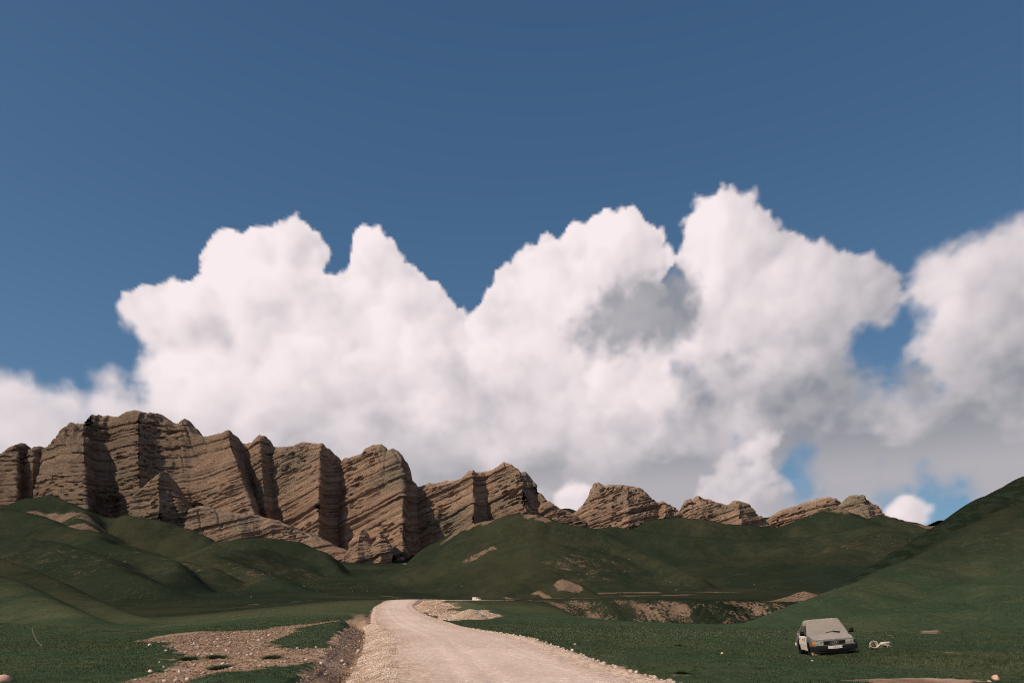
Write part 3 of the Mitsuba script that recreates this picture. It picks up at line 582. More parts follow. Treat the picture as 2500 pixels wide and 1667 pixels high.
scene['rock_material'] = {'type': 'bumpmap', 'nested_texture': mikit.proc(rock_bump, 0.05), 'scale': 1.3,
                          'bsdf': {'type': 'diffuse', 'reflectance': mikit.proc(rock_colour)}}
CLIFF_LABELS = ['long jagged brown cliff of layered rock with deep shaded gullies, filling the left of the skyline',
                'tilted tan rock outcrop with a blocky cap, first one right of the long cliff',
                'low tan rock outcrop with a small split knob at its left end, behind the middle of the valley',
                'gently sloping tan rock slab behind a dark green pyramid-shaped foothill',
                'stepped tan rock knob, the last outcrop before the low grassy skyline at right',
                'pointed brown rock buttress standing against the left part of the long cliff',
                'broad bench of level rock layers along the foot of the long cliff',
                'pair of small rounded rock knobs at the foot of the tallest tilted cliff face']
for (name, (sky, depth, foot, ribs, cols)), lab in zip(RIBS.items(), CLIFF_LABELS):
    P, Q = cliff_mesh(sky, depth, foot, ribs, cols if name != 'cliff' else 1500, 300 if name == 'cliff' else 130)
    scene[name] = mikit.ply((P, Q), 'rock_material', smooth=True)
    tag(name, lab, kind='structure')

# ------------------------------------------------------------------ height of the finished ground, for setting things down
from scipy.ndimage import map_coordinates
AZ0, AZ1 = np.searchsorted(az, math.radians(-42.0) - 1e-9), np.searchsorted(az, math.radians(42.0) - 1e-9)
_az, _lr = az[AZ0:AZ1 + 1], np.log(rad)


def lookup(field, x, y):
    x, y = np.broadcast_arrays(np.asarray(x, float), np.asarray(y, float))
    shp, x, y = x.shape, x.ravel(), y.ravel()
    a, l = np.arctan2(x, y), np.log(np.hypot(x, y))
    c = np.interp(a, _az, np.arange(len(_az)) + AZ0)
    r = np.interp(l, _lr, np.arange(len(_lr)))
    return map_coordinates(field, [r, c], order=1, mode="nearest").reshape(shp)


def ground_z(x, y):
    return lookup(gz_, np.asarray(x, float), np.asarray(y, float))


# ------------------------------------------------------------------ dirt road
ry_ = np.concatenate([np.arange(3, 60, 0.22), np.arange(60, 200, 0.8)])
cc = np.concatenate([np.linspace(-1.1, 0, 18)[:-1], np.linspace(0, 1, 60), 1 + np.linspace(0, 0.55, 8)[1:]])
rows = []
for y in ry_:
    l, r, z = road_at(y)
    e = 0.22 * (meshkit.fbm(np.array([[y / 1.1, 3.3, 0], [y / 1.1, 9.1, 0]]), 3, 5) - 0.5) * 2
    l, r = l + e[0], r + e[1]
    x = np.where(cc < 0, l + cc, np.where(cc <= 1, l + (r - l) * cc, r + (cc - 1)))
    zz = z + 0.03 + 0.05 * (1 - (2 * np.clip(cc, 0, 1) - 1) ** 2) - np.where(cc < 0, 0.30 * np.abs(cc) ** 1.1, 0) - np.where(cc > 1, 0.55 * (cc - 1), 0) + 0.06 * np.exp(-((cc - 0.965) / 0.03) ** 2)
    rows.append(np.stack([x, np.full_like(x, y), zz], -1))
P = np.array(rows)
rough = np.where((cc < 0.03) | (cc > 0.93), 0.8, 0.14)[None]
P[..., 2] += rough * (0.075 * (fb(P[..., 0], P[..., 1], 0.32, 131, 3) - 0.5)) + 0.05 * (fb(P[..., 0], P[..., 1], 1.6, 132, 3) - 0.5)
for c_ in (0.27, 0.40, 0.62, 0.75):
    P[..., 2] -= 0.015 * np.exp(-((cc - c_) / 0.03) ** 2)[None]
i = np.arange(P.shape[0] * P.shape[1]).reshape(P.shape[:2])
Q = np.stack([i[:-1, :-1], i[:-1, 1:], i[1:, 1:], i[1:, :-1]], -1).reshape(-1, 4)
uv = np.stack(np.broadcast_arrays(cc[None], ry_[:, None]), -1).reshape(-1, 2)


def road_colour(p, n, uv):
    x, y, c = p.x, p.y, uv.x
    grit = mikit.fbm(x * 9, y * 9, 0.0, 3)
    peb = mikit.noise(x * 14, y * 14, 3.0)
    big = mikit.fbm(x * 0.5, y * 0.22, 2.0, 4)
    side = 1 - mikit.smoothstep(0.02, 0.30, c + 0.25 * (big - 0.5)) * (1 - mikit.smoothstep(0.72, 0.98, c + 0.2 * (big - 0.5)))
    pale = mikit.mix([0.58, 0.465, 0.42], [0.66, 0.54, 0.495], mikit.smoothstep(0.3, 0.7, big))
    coarse = mikit.mix([0.46, 0.35, 0.29], [0.61, 0.485, 0.425], mikit.smoothstep(0.35, 0.65, grit))
    col = pale * (1 - side) + coarse * side
    dark = mikit.smoothstep(0.72, 0.86, peb) * (0.10 + 0.25 * side)
    lite = mikit.smoothstep(0.74, 0.86, mikit.noise(x * 11 + 7, y * 11, 8.0)) * 0.25
    for w in (0.30, 0.44, 0.60, 0.74):                   # wheel lines pressed smooth and pale
        col = col * (1 + 0.07 * dr.exp(-dr.square((c - w - 0.03 * (big - 0.5)) / 0.035)))
    return mi.Color3f(col * (0.86 + 0.28 * grit) * (1 - dark) * (1 + lite))


def road_bump(p, n, uv):
    return 0.6 * mikit.fbm(p.x * 7, p.y * 7, 0.0, 3) + 0.4 * mikit.noise(p.x * 20, p.y * 20, 0.0)


scene['road_material'] = {'type': 'bumpmap', 'nested_texture': mikit.proc(road_bump, 0.01), 'scale': 0.05, 'bsdf': {'type': 'diffuse', 'reflectance': mikit.proc(road_colour)}}
scene['road'] = mikit.ply((P.reshape(-1, 3), Q), 'road_material', smooth=True, uv=uv)
tag('road', 'pale dusty gravel road curving away to the left towards the valley', kind='structure')

# ------------------------------------------------------------------ stones
_ico = trimesh.creation.icosphere(subdivisions=1)
_ico0 = trimesh.creation.icosahedron()


def stone_mesh(seed, base=_ico, rough=0.25):
    r = np.random.default_rng(seed)
    v = base.vertices * (1 + rough * (meshkit.fbm(base.vertices * 1.4 + seed * 3.1, 2, seed)[:, None] - 0.5) * 2)
    for _ in range(3):                                   # a few worn facets
        d = r.normal(size=3)
        d /= np.linalg.norm(d)
        k = v @ d
        v = v - np.maximum(k - 0.72, 0)[:, None] * d
    return v * np.array([1.0, r.uniform(0.65, 0.95), r.uniform(0.5, 0.8)]), base.faces


def stone_colour(p, n, uv):
    a = mikit.noise(p.x * 2.3, p.y * 2.3, 1.0)
    return mi.Color3f(mikit.mix([0.42, 0.325, 0.26], [0.64, 0.54, 0.475], mikit.smoothstep(0.2, 0.8, a)) * (0.8 + 0.4 * mikit.fbm(p.x * 22, p.y * 22, p.z * 22, 2)))


scene['stone_material'] = {'type': 'diffuse', 'reflectance': mikit.proc(stone_colour)}
STONES = [mikit.ply(stone_mesh(40 + k), 'stone_material', smooth=40) for k in range(8)]


def pose(x, y, z, r, rz):
    return T().translate([float(x), float(y), float(z)]).rotate([0, 0, 1], float(rz)).scale([float(r)] * 3)


def put_stone(name, x, y, r, label, group=None, sink=0.25, z=None, material=None):
    k = key_of(name)
    z = (float(ground_z(x, y)) if z is None else z) + r * (0.6 - sink)
    scene[k] = {**STONES[int(rng.integers(8))], 'to_world': pose(x, y, z, r, rng.uniform(0, 360))}
    if material:
        scene[k]['bsdf'] = {'type': 'ref', 'id': material}
    tag(k, label, 'stone', group)
    return k


scene['pink_stone_material'] = {'type': 'diffuse', 'reflectance': mikit.proc(lambda p, n, uv: mi.Color3f(mi.Color3f(0.62, 0.40, 0.33) * (0.8 + 0.4 * mikit.fbm(p.x * 18, p.y * 18, p.z * 18, 3))))}
# the right-hand margin of the road
for k in range(240):
    y = 15.0 + 36 * rng.random() ** 1.25
    l, r, z = road_at(y)
    x = r + rng.normal(0.08, 0.09)
    put_stone('edge_stone', x, y, rng.uniform(0.028, 0.062) * (1.5 if rng.random() < 0.12 else 1), 'small pale stone in the loose row along the right edge of the gravel road', 'stones along the right edge of the road', z=max(float(ground_z(x, y)), z + 0.03))
# the bare patch on the left
big = sight([(545, 1605), (460, 1558), (388, 1568), (390, 1617), (400, 1629), (405, 1589), (445, 1611), (640, 1558), (640, 1608), (726, 1582), (772, 1580), (808, 1580), (788, 1587), (784, 1620), (795, 1647), (458, 1660), (430, 1663), (402, 1664), (367, 1640), (860, 1632), (835, 1645)])
ORD = ['leftmost', 'second', 'third', 'fourth', 'fifth', 'sixth', 'seventh', 'eighth', 'ninth', 'tenth']
order = big[1:][np.argsort(big[1:, 1])]
for row, place in zip(np.array_split(order, 3), ('front', 'middle', 'far')):
    row = row[np.argsort(row[:, 0] / row[:, 1])]
    for k, q in enumerate(row):
        put_stone('field_stone', q[0], q[1], rng.uniform(0.05, 0.085), f'larger pale stone in the {place} part of the bare patch, {ORD[k]}' + (' from its left' if k else ' there'), 'larger stones in the bare patch')
put_stone('boulder', big[0][0], big[0][1], 0.15, 'largest rounded pale stone in the middle of the bare patch left of the road')
n = 0
while n < 150:
    q = np.array([rng.uniform(-16, -2.6), 15 + 28 * rng.random() ** 1.4])
    if abs(q[0] / q[1]) < 0.78 and lookup(soil_, q[0], q[1]) > 0.75:
        put_stone('field_stone', q[0], q[1], rng.uniform(0.03, 0.065) * (0.7 + q[1] / 40), 'small pale stone scattered on the bare brown patch left of the road', 'small stones on the bare patch')
        n += 1
q = sight([(10, 1664), (2431, 1660), (2415, 1665), (1985, 1601), (1983, 1613), (1404, 1573), (1763, 1595), (366, 1575)])
put_stone('rock', q[0][0], q[0][1], 0.17, 'flat pinkish rock in the grass at the lower left corner', material='pink_stone_material')
put_stone('rock', q[1][0], q[1][1], 0.11, 'reddish rock in the grass at the lower right, the larger of two', material='pink_stone_material', sink=0.1)
put_stone('rock', q[2][0], q[2][1], 0.06, 'small pale rock leaning on the reddish rock at the lower right')
cs = CAR_AT[:2] - CAR_BACK * 1.82 - CAR_LEFT * 0.66
put_stone('wheel_chock_stone', cs[0], cs[1], 0.15, 'pink stone wedged against the front wheel of the parked car', material='pink_stone_material', sink=-0.1)
put_stone('pebble', q[4][0], q[4][1], 0.05, 'white pebble in the grass just in front of the parked car')
put_stone('pebble', q[5][0], q[5][1], 0.07, 'white pebble in the meadow near the right edge of the road')
put_stone('pebble', q[6][0], q[6][1], 0.06, 'white pebble in the middle of the meadow, halfway between road and car')
put_stone('pebble', q[7][0], q[7][1], 0.10, 'bright white stone on the grass beside the far left tip of the bare patch')


def scatter(name, label, pts, sizes, material, base=_ico0, smooth=False, flat=1.0):
    """Many small pieces that nobody could count, as one mesh."""
    shapes = [stone_mesh(900 + k, base, 0.3) for k in range(6)]
    V, FF, at_ = [], [], 0
    ang = rng.uniform(0, 2 * np.pi, len(pts))
    for k in range(6):
        sel = np.arange(len(pts)) % 6 == k
        v, f = shapes[k]
        c, s = np.cos(ang[sel])[:, None], np.sin(ang[sel])[:, None]
        sz = sizes[sel][:, None]
        X = np.stack([(v[None, :, 0] * c - v[None, :, 1] * s) * sz, (v[None, :, 0] * s + v[None, :, 1] * c) * sz, v[None, :, 2] * sz * flat], -1) + pts[sel][:, None]
        V.append(X.reshape(-1, 3))
        FF.append((f[None] + (np.arange(sel.sum()) * len(v))[:, None, None]).reshape(-1, 3) + at_)
        at_ += X.shape[0] * X.shape[1]
    scene[name] = mikit.ply((np.vstack(V), np.vstack(FF)), material, smooth=smooth)
    tag(name, label, kind='stuff')


pts = []
y = 13.5 + 50 * rng.random(9000) ** 1.8
L, R, Z = np.array([road_at(a) for a in y]).T
c = np.where(rng.random(len(y)) < 0.72, -1.1 + 1.4 * rng.random(len(y)), 0)
x = np.where(c != 0, L + c, R - np.abs(rng.normal(0, 0.35, len(y))) + 0.1)
zr = np.where(x < L, Z + 0.03 - 0.30 * np.abs(np.minimum(x - L, 0)) ** 1.1, Z + 0.04)
pts = np.stack([x, y, np.maximum(ground_z(x, y), zr)], -1)
scatter('gravel', 'loose gravel along the margins of the road', pts, rng.uniform(0.012, 0.034, len(pts)) * (0.7 + pts[:, 1] / 40), 'stone_material')
pts = []
while len(pts) < 12000:
    q = np.stack([rng.uniform(-24, -1.5, 6000), 14 + 44 * rng.random(6000) ** 1.4], -1)
    q = q[(lookup(soil_, q[:, 0], q[:, 1]) > 0.5)]
    pts += list(q)
pts = np.array(pts[:12000])
rng.shuffle(pts)
pts = np.column_stack([pts, ground_z(pts[:, 0], pts[:, 1])])
scatter('rubble', 'small stones strewn over the bare brown patch', pts[:3800], rng.uniform(0.012, 0.032, 3800) * (0.6 + pts[:3800, 1] / 40), 'stone_material')
scene['clod_material'] = {'type': 'diffuse', 'reflectance': mikit.proc(lambda p, n, uv: mi.Color3f(mikit.mix([0.12, 0.08, 0.056], [0.33, 0.24, 0.18], mikit.fbm(p.x * 3, p.y * 3, 1.0, 3))))}
scatter('soil_clods', 'brown clods of earth strewn over the bare patch', pts[3800:], rng.uniform(0.02, 0.065, len(pts) - 3800) * (0.6 + pts[3800:, 1] / 40), 'clod_material')
# banks by the bend: clods and gravel
pts = []
while len(pts) < 4500:
    q = np.stack([rng.uniform(-16, 4, 6000), rng.uniform(50, 105, 6000)], -1)
    L, R, Z = np.array([road_at(a) for a in q[:, 1]]).T
    pts += list(q[(lookup(soil_, q[:, 0], q[:, 1]) > 0.6) & (q[:, 0] > R - 0.2)])
pts = np.array(pts[:4500])
pts = np.column_stack([pts, ground_z(pts[:, 0], pts[:, 1])])
scatter('clods', 'loose earth and stones on the bank inside the bend of the road', pts, rng.uniform(0.03, 0.11, len(pts)), 'stone_material')
scene['hill_stone_material'] = {'type': 'diffuse', 'reflectance': {'type': 'rgb', 'value': [0.26, 0.22, 0.17]}}
# pale outcropping stones on the hillsides
pts = []
for u, v, y, sx, sy, n in [(520, 1415, 380, 35, 40, 260), (600, 1420, 380, 40, 40, 420), (420, 1400, 360, 20, 20, 60), (2150, 1455, 100, 14, 8, 90), (2320, 1440, 85, 12, 8, 110), (2430, 1430, 90, 10, 10, 120), (2250, 1500, 70, 14, 6, 90), (2040, 1478, 90, 6, 4, 40), (1420, 1385, 420, 30, 25, 160), (1560, 1390, 420, 40, 30, 220), (1250, 1340, 520, 25, 20, 120), (740, 1380, 520, 40, 40, 160), (100, 1430, 240, 30, 30, 160), (170, 1480, 140, 14, 14, 140), (2120, 1360, 540, 20, 30, 120), (850, 1395, 560, 20, 20, 20), (1180, 1395, 520, 14, 6, 30)]:
    c = at(u, v, y)
    q = c[:2] + rng.normal(size=(n, 2)) * [sx, sy]
    q, n = q[:n // 2], n // 2
    pts.append(np.column_stack([q, rng.uniform(0.0003, 0.0008, n) * np.hypot(*c[:2]) * (0.8 + 1.0 * (rng.random(n) < 0.06))]))
pts = np.vstack(pts)
pts = pts[(np.abs(pts[:, 0]) < 0.8 * pts[:, 1]) & (pts[:, 1] > 55)]
scatter('hillside_stones', 'pale stones showing through the grass of the hillsides', np.column_stack([pts[:, :2], ground_z(pts[:, 0], pts[:, 1])]), pts[:, 2], 'hill_stone_material')

# a heap of gravel tipped beside the bend
c = sight([(1148, 1511)])[0]
gx1, gy1 = np.meshgrid(np.linspace(-2.6, 2.6, 70), np.linspace(-2.4, 2.4, 60), indexing='ij')
hr_ = np.hypot(gx1 / 2.3, gy1 / 2.0) + 0.22 * (fb(gx1, gy1, 1.2, 151, 3) - 0.5)
hh = 1.05 * sstep(1.0, 0.05, hr_) ** 0.8 + 0.10 * (fb(gx1, gy1, 0.25, 152, 3) - 0.5) * sstep(1.1, 0.8, hr_)
V = np.stack([c[0] + gx1, c[1] + 1.2 + gy1, ground_z(c[0] + gx1, c[1] + 1.2 + gy1) + hh - 0.12], -1)
i = np.arange(V.shape[0] * V.shape[1]).reshape(V.shape[:2])
Q = np.stack([i[:-1, :-1], i[1:, :-1], i[1:, 1:], i[:-1, 1:]], -1).reshape(-1, 4)
scene['gravel_pile_material'] = {'type': 'diffuse', 'reflectance': mikit.proc(lambda p, n, uv: mi.Color3f(mikit.mix([0.27, 0.195, 0.14], [0.50, 0.385, 0.30], mikit.fbm(p.x * 6, p.y * 6, p.z * 6, 3))))}
scene['gravel_pile'] = mikit.ply((V.reshape(-1, 3), Q), 'gravel_pile_material', smooth=True)
tag('gravel_pile', 'heap of pale gravel tipped on the grass edge beside the bend of the road', 'gravel pile')
sel = np.argwhere(hh > 0.15)
sel = sel[rng.integers(0, len(sel), 900)]
scatter('pile_stones', 'loose stones lying on the gravel heap beside the bend', V[sel[:, 0], sel[:, 1]] + np.column_stack([rng.normal(size=(900, 2)) * 0.04, np.zeros(900)]), rng.uniform(0.03, 0.085, 900), 'stone_material')
# the thin trodden trail on the left
line = sight([(90, 1526), (84, 1528), (79, 1533), (79.5, 1539), (82, 1548), (88, 1560), (95, 1569), (104, 1579)])
tt = np.linspace(0, len(line) - 1, 90)
px_, py_ = (np.interp(tt, np.arange(len(line)), line[:, k]) for k in (0, 1))
px_, py_ = gaussian_filter1d(px_, 4, mode='nearest'), gaussian_filter1d(py_, 4, mode='nearest')
nx_, ny_ = -np.gradient(py_), np.gradient(px_)
nl = np.hypot(nx_, ny_)
strip = [np.stack([px_ + k * 0.05 * nx_ / nl, py_ + k * 0.05 * ny_ / nl], -1) for k in (-1, 1)]
V = np.stack([np.column_stack([q_, ground_z(q_[:, 0], q_[:, 1]) + 0.035]) for q_ in strip], 1)
i = np.arange(180).reshape(90, 2)
scene['trail_material'] = {'type': 'twosided', 'bsdf': {'type': 'diffuse', 'reflectance': {'type': 'rgb', 'value': [0.13, 0.14, 0.10]}}}
scene['trail'] = mikit.ply((V.reshape(-1, 3), np.stack([i[:-1, 0], i[1:, 0], i[1:, 1], i[:-1, 1]], -1)), 'trail_material', smooth=True)
tag('trail', 'thin pale trodden trail curving over the grass at far left', kind='structure')

# ------------------------------------------------------------------ grass
def grass_colour(p, n, uv):
    t = mikit.fbm(p.x * 0.33, p.y * 0.33, 5.0, 3)
    b = mikit.noise(p.x * 3.0, p.y * 3.0, 1.0)
    return mi.Color3f(mikit.mix([0.058, 0.092, 0.052], [0.100, 0.116, 0.064], mikit.smoothstep(0.3, 0.75, t * 0.75 + 0.25 * b)) * (0.75 + 0.5 * b))


scene['grass_material'] = {'type': 'twosided', 'bsdf': {'type': 'diffuse', 'reflectance': mikit.proc(grass_colour)}}


def blades(name, label, q, h, w):
    n = len(q)
    z = ground_z(q[:, 0], q[:, 1])
    a = rng.uniform(0, 2 * np.pi, n)
    d = np.stack([np.cos(a), np.sin(a), 0 * a], -1) * (w / 2)[:, None]
    lean = rng.normal(size=(n, 3)) * (h * 0.45)[:, None]
    lean[:, 2] = h
    b = np.column_stack([q, z - 0.01])
    V = np.stack([b - d, b + d, b + lean], 1).reshape(-1, 3)
    nn = np.repeat(np.column_stack([rng.normal(size=(n, 2)) * 0.35, np.ones(n)]), 3, 0)
    nn /= np.linalg.norm(nn, axis=1, keepdims=True)
    k = key_of(name)
    scene[k] = {'type': 'ply', 'filename': meshkit.write_ply((V, np.arange(3 * n).reshape(-1, 3)), False, normals=nn), 'face_normals': False, 'bsdf': {'type': 'ref', 'id': 'grass_material'}}
    tag(k, label, kind='stuff')


def grass_spots(n, y0, y1, power):
    out = []
    while sum(map(len, out)) < n:
        y = y0 + (y1 - y0) * rng.random(120000) ** power
        x = y * rng.uniform(-0.76, 0.76, len(y))
        L, R = np.interp(y, road[:, 0], road[:, 1]), np.interp(y, road[:, 0], road[:, 2])
        s = lookup(soil_, x, y)
        ok = (s < 0.35 + 0.25 * rng.random(len(y))) & ((x < L - 1.7) | (x > R + 0.15))
        ok &= fb(x, y, 0.7, 141, 2) + 0.12 * rng.random(len(y)) > 0.42
        out.append(np.stack([x, y], -1)[ok])
    return np.vstack(out)[:n]


q = grass_spots(330000, 13, 70, 1.5)
blades('grass', 'short dark green grass of the meadow and the verges', q, rng.uniform(0.02, 0.05, len(q)) * (0.8 + q[:, 1] / 80) * (0.6 + 0.9 * fb(q[:, 0], q[:, 1], 2.2, 142, 3)), rng.uniform(0.008, 0.016, len(q)) * (0.6 + q[:, 1] / 22))
c = np.array([CAR_AT[0] + 0.9, CAR_AT[1] - 2.9])
q = np.vstack([c + rng.normal(size=(9000, 2)) * [1.3, 0.45], c + [4.2, -0.9] + rng.normal(size=(9000, 2)) * [2.6, 0.8], c + [2.0, -3.2] + rng.normal(size=(7000, 2)) * [2.6, 0.8]])
blades('tall_grass', 'taller yellowish grass in front of the parked car', q, rng.uniform(0.05, 0.13, len(q)), rng.uniform(0.010, 0.018, len(q)))
for (u, v), r in zip([(460, 1610), (530, 1606), (536, 1632), (663, 1606), (1665, 1643), (1660, 1576)], [0.30, 0.30, 0.26, 0.24, 0.16, 0.24]):
    c = sight([(u, v)])[0]
    n = 700
    q = c[:2] + rng.normal(size=(n, 2)) * r * 0.55
    k = key_of('grass_tuft')
    z = ground_z(q[:, 0], q[:, 1])
    a = rng.uniform(0, 6.28, n)
    d = np.stack([np.cos(a), np.sin(a), 0 * a], -1) * 0.012
    out = np.column_stack([(q - c[:2]) * 0.9, np.full(n, r * 0.55)]) * rng.uniform(0.5, 1.1, n)[:, None]
    b = np.column_stack([c[:2] + (q - c[:2]) * 0.6, z - 0.01])
    V = np.stack([b - d, b + d, b + out], 1).reshape(-1, 3)
    scene[k] = mikit.ply((V, np.arange(3 * n).reshape(-1, 3)), 'grass_material')
    tag(k, {460: 'leftmost dark grass clump on the bare patch', 530: 'dark grass clump on the bare patch, farther one of the middle pair', 536: 'dark grass clump on the bare patch, nearer one of the middle pair', 663: 'rightmost dark grass clump on the bare patch',
            1665: 'dark clump of grass and earth in the meadow, nearer the camera', 1660: 'dark clump of grass and earth farther back in the meadow, left of the car'}[u], 'grass tuft', 'grass clumps on the bare patch' if u < 700 else 'dark clumps in the meadow')

for name, lab, col, spots in (('white_flowers', 'tiny white flowers sprinkled over the meadow', [0.55, 0.55, 0.50], [(1420, 1555, 46, 7, 9, 700), (1620, 1545, 52, 8, 10, 900), (1850, 1545, 50, 6, 10, 700), (2150, 1548, 48, 9, 6, 250), (1700, 1600, 26, 6, 4, 130), (2250, 1600, 26, 6, 4, 70), (350, 1600, 27, 3, 4, 160), (700, 1560, 36, 2.5, 3, 120), (560, 1655, 17.5, 1.5, 1, 60)]),
                            ('yellow_flowers', 'tiny yellow flowers in drifts on the left and along the meadow', [0.46, 0.36, 0.06], [(300, 1585, 33, 3, 4, 260), (180, 1615, 23, 2, 2, 130), (60, 1640, 19, 1.6, 1.4, 90), (480, 1600, 27, 3, 3, 120), (250, 1528, 66, 6, 4, 420), (700, 1500, 85, 12, 14, 500), (1660, 1650, 17, 1.2, 0.6, 26), (1540, 1573, 37, 1.5, 0.6, 40), (1960, 1640, 18, 2, 1, 40), (560, 1655, 17.5, 1.5, 1, 40)])):
    Q = []
    for u, v, y, sx, sy, n in spots:
        c = at(u, v, y)
        Q.append(c[:2] + rng.normal(size=(n, 2)) * [sx, sy])
    q = np.vstack(Q)
    L, R = np.interp(q[:, 1], road[:, 0], road[:, 1]), np.interp(q[:, 1], road[:, 0], road[:, 2])
    q = q[(q[:, 1] > 13) & (lookup(soil_, q[:, 0], q[:, 1]) < 0.4) & ((q[:, 0] < L - 2) | (q[:, 0] > R + 0.2))]
    scene[name + '_material'] = {'type': 'diffuse', 'reflectance': {'type': 'rgb', 'value': col}}
    scatter(name, lab, np.column_stack([q, ground_z(q[:, 0], q[:, 1]) + 0.045]), rng.uniform(0.006, 0.012, len(q)) * (0.7 + q[:, 1] / 45), name + '_material', flat=0.6)

# ------------------------------------------------------------------ parts for built things
import manifold3d as m3


def box(c, s):
    return trimesh.creation.box(extents=s, transform=trimesh.transformations.translation_matrix(c))


def rbox(c, s, r=0.02):
    c, s = np.array(c, float), np.array(s, float) / 2 - r
    pts = [c + s * np.array(k) for k in np.ndindex(2, 2, 2) for k in [np.array(k) * 2 - 1]]
    return hull_spheres(pts, r, 10)


def hull_spheres(centres, r, seg=12):
    r = np.broadcast_to(r, len(centres))
    return tm(m3.Manifold.batch_hull([m3.Manifold.sphere(float(q), seg).translate([float(x) for x in c]) for c, q in zip(centres, r)]))


def tm(man):
    m = man.to_mesh()
    return trimesh.Trimesh(m.vert_properties[:, :3], m.tri_verts, process=False)


def man(mesh):
    mesh = trimesh.Trimesh(mesh.vertices, mesh.faces, process=True)
    return m3.Manifold(m3.Mesh(mesh.vertices.astype(np.float32), mesh.faces.astype(np.uint32)))


def tube(path, r, seg=8):
    return trimesh.util.concatenate([hull_spheres([a, b], r, seg) for a, b in zip(path[:-1], path[1:])])


def slab(quad, depth):
    """A flat panel with real thickness, standing on the four or more corners given, outwards along its normal."""
    q = np.array(quad, float)
    n = np.cross(q[1] - q[0], q[2] - q[0])
    n /= np.linalg.norm(n)
    v = np.vstack([q - n * 0.01, q + n * depth])
    return trimesh.convex.convex_hull(v)


def loft(stations):
    """A closed skin through rings of points."""
    s = np.array(stations, float)
    k, n = s.shape[:2]
    i = np.arange(k * n).reshape(k, n)
    j = np.roll(i, -1, 1)
    f = np.stack([i[:-1], j[:-1], j[1:], i[1:]], -1).reshape(-1, 4)
    f = np.vstack([f[:, [0, 1, 2]], f[:, [0, 2, 3]]])
    v = np.vstack([s.reshape(-1, 3), s[0].mean(0), s[-1].mean(0)])
    a, b = k * n, k * n + 1
    f = np.vstack([f, np.stack([j[0], i[0], np.full(n, a)], -1), np.stack([i[-1], j[-1], np.full(n, b)], -1)])
    m = trimesh.Trimesh(v, f, process=False)
    if m.volume < 0:
        m.invert()
    return m


def lathe(profile, seg=28):
    return trimesh.creation.revolve(np.array(profile, float), sections=seg)


def part(thing, path, mesh, material, smooth=32, world=None, label=None):
    k = key_of(f'{thing}__{path}')
    if world is CW and 'wheel' not in k:                 # low nose, tall cabin
        mesh = mesh.copy()
        z = mesh.vertices[:, 2]
        mesh.vertices[:, 2] = np.where(z < 0.93, 0.89 * z, 0.8277 + (z - 0.93) * 1.32)
    scene[k] = mikit.ply(mesh, material, smooth=smooth)
    if world is not None:
        scene[k]['to_world'] = world
    if label:
        labels[k] = {'label': label}
    return k


def flat(name, rgb, rough=0.6):
    scene[name] = {'type': 'principled', 'base_color': {'type': 'rgb', 'value': rgb}, 'roughness': rough, 'specular': 0.4}


def dusty(base, dust, amount, seed):
    def f(p, n, uv):
        a = mikit.fbm(p.x * 5 + seed, p.y * 5, p.z * 5, 3)
        b = mikit.noise(p.x * 60, p.y * 60, p.z * 60)
        c = mikit.fbm(p.x * 22, p.y * 22, p.z * 22, 2)
        t = dr.clip(amount + 0.55 * (a - 0.5) + 0.35 * (b - 0.5), 0, 1)
        return mi.Color3f(mikit.mix(base, dust, t) * (0.84 + 0.32 * c))
    return f


scene['dusty_top_material'] = {'type': 'principled', 'base_color': mikit.proc(dusty([0.12, 0.125, 0.125], [0.285, 0.258, 0.242], 0.80, 1.0)), 'roughness': 0.8, 'specular': 0.2}
scene['dusty_glass_material'] = {'type': 'principled', 'base_color': mikit.proc(dusty([0.17, 0.155, 0.145], [0.295, 0.258, 0.245], 0.95, 2.0)), 'roughness': 0.85, 'specular': 0.2}
scene['slate_paint_material'] = {'type': 'principled', 'base_color': mikit.proc(dusty([0.075, 0.095, 0.105], [0.22, 0.215, 0.20], 0.22, 3.0)), 'roughness': 0.38, 'specular': 0.5, 'clearcoat': 0.3, 'clearcoat_gloss': 0.7}
scene['white_paint_material'] = {'type': 'principled', 'base_color': mikit.proc(dusty([0.74, 0.66, 0.61], [0.55, 0.47, 0.41], 0.25, 4.0)), 'roughness': 0.4, 'specular': 0.5}
scene['rubber_material'] = {'type': 'diffuse', 'reflectance': mikit.proc(dusty([0.014, 0.015, 0.016], [0.09, 0.08, 0.07], 0.22, 5.0))}
scene['black_plastic_material'] = {'type': 'principled', 'base_color': {'type': 'rgb', 'value': [0.010, 0.011, 0.012]}, 'roughness': 0.8, 'specular': 0.15}
flat('hub_material', [0.46, 0.42, 0.40], 0.5)
flat('plate_material', [0.62, 0.60, 0.58], 0.5)
flat('ink_material', [0.015, 0.015, 0.017], 0.6)
flat('orange_lens_material', [0.62, 0.17, 0.025], 0.25)
flat('red_lens_material', [0.30, 0.02, 0.02], 0.25)
scene['lamp_inside_material'] = {'type': 'principled', 'base_color': mikit.proc(lambda p, n, uv: mi.Color3f(mikit.mix([0.07, 0.08, 0.08], [0.26, 0.27, 0.26], mikit.smoothstep(0.3, 0.7, mikit.fbm(p.x * 9, p.y * 9, p.z * 9, 2))))), 'roughness': 0.3, 'specular': 0.6}
flat('emblem_material', [0.26, 0.26, 0.26], 0.4)
flat('lamp_rim_material', [0.50, 0.49, 0.47], 0.35)
scene['chrome_material'] = {'type': 'roughconductor', 'material': 'Al', 'alpha': 0.25}
scene['dark_glass_material'] = {'type': 'principled', 'base_color': {'type': 'rgb', 'value': [0.05, 0.055, 0.06]}, 'roughness': 0.12, 'specular': 0.8}
scene['lamp_glass_material'] = {'type': 'thindielectric'}

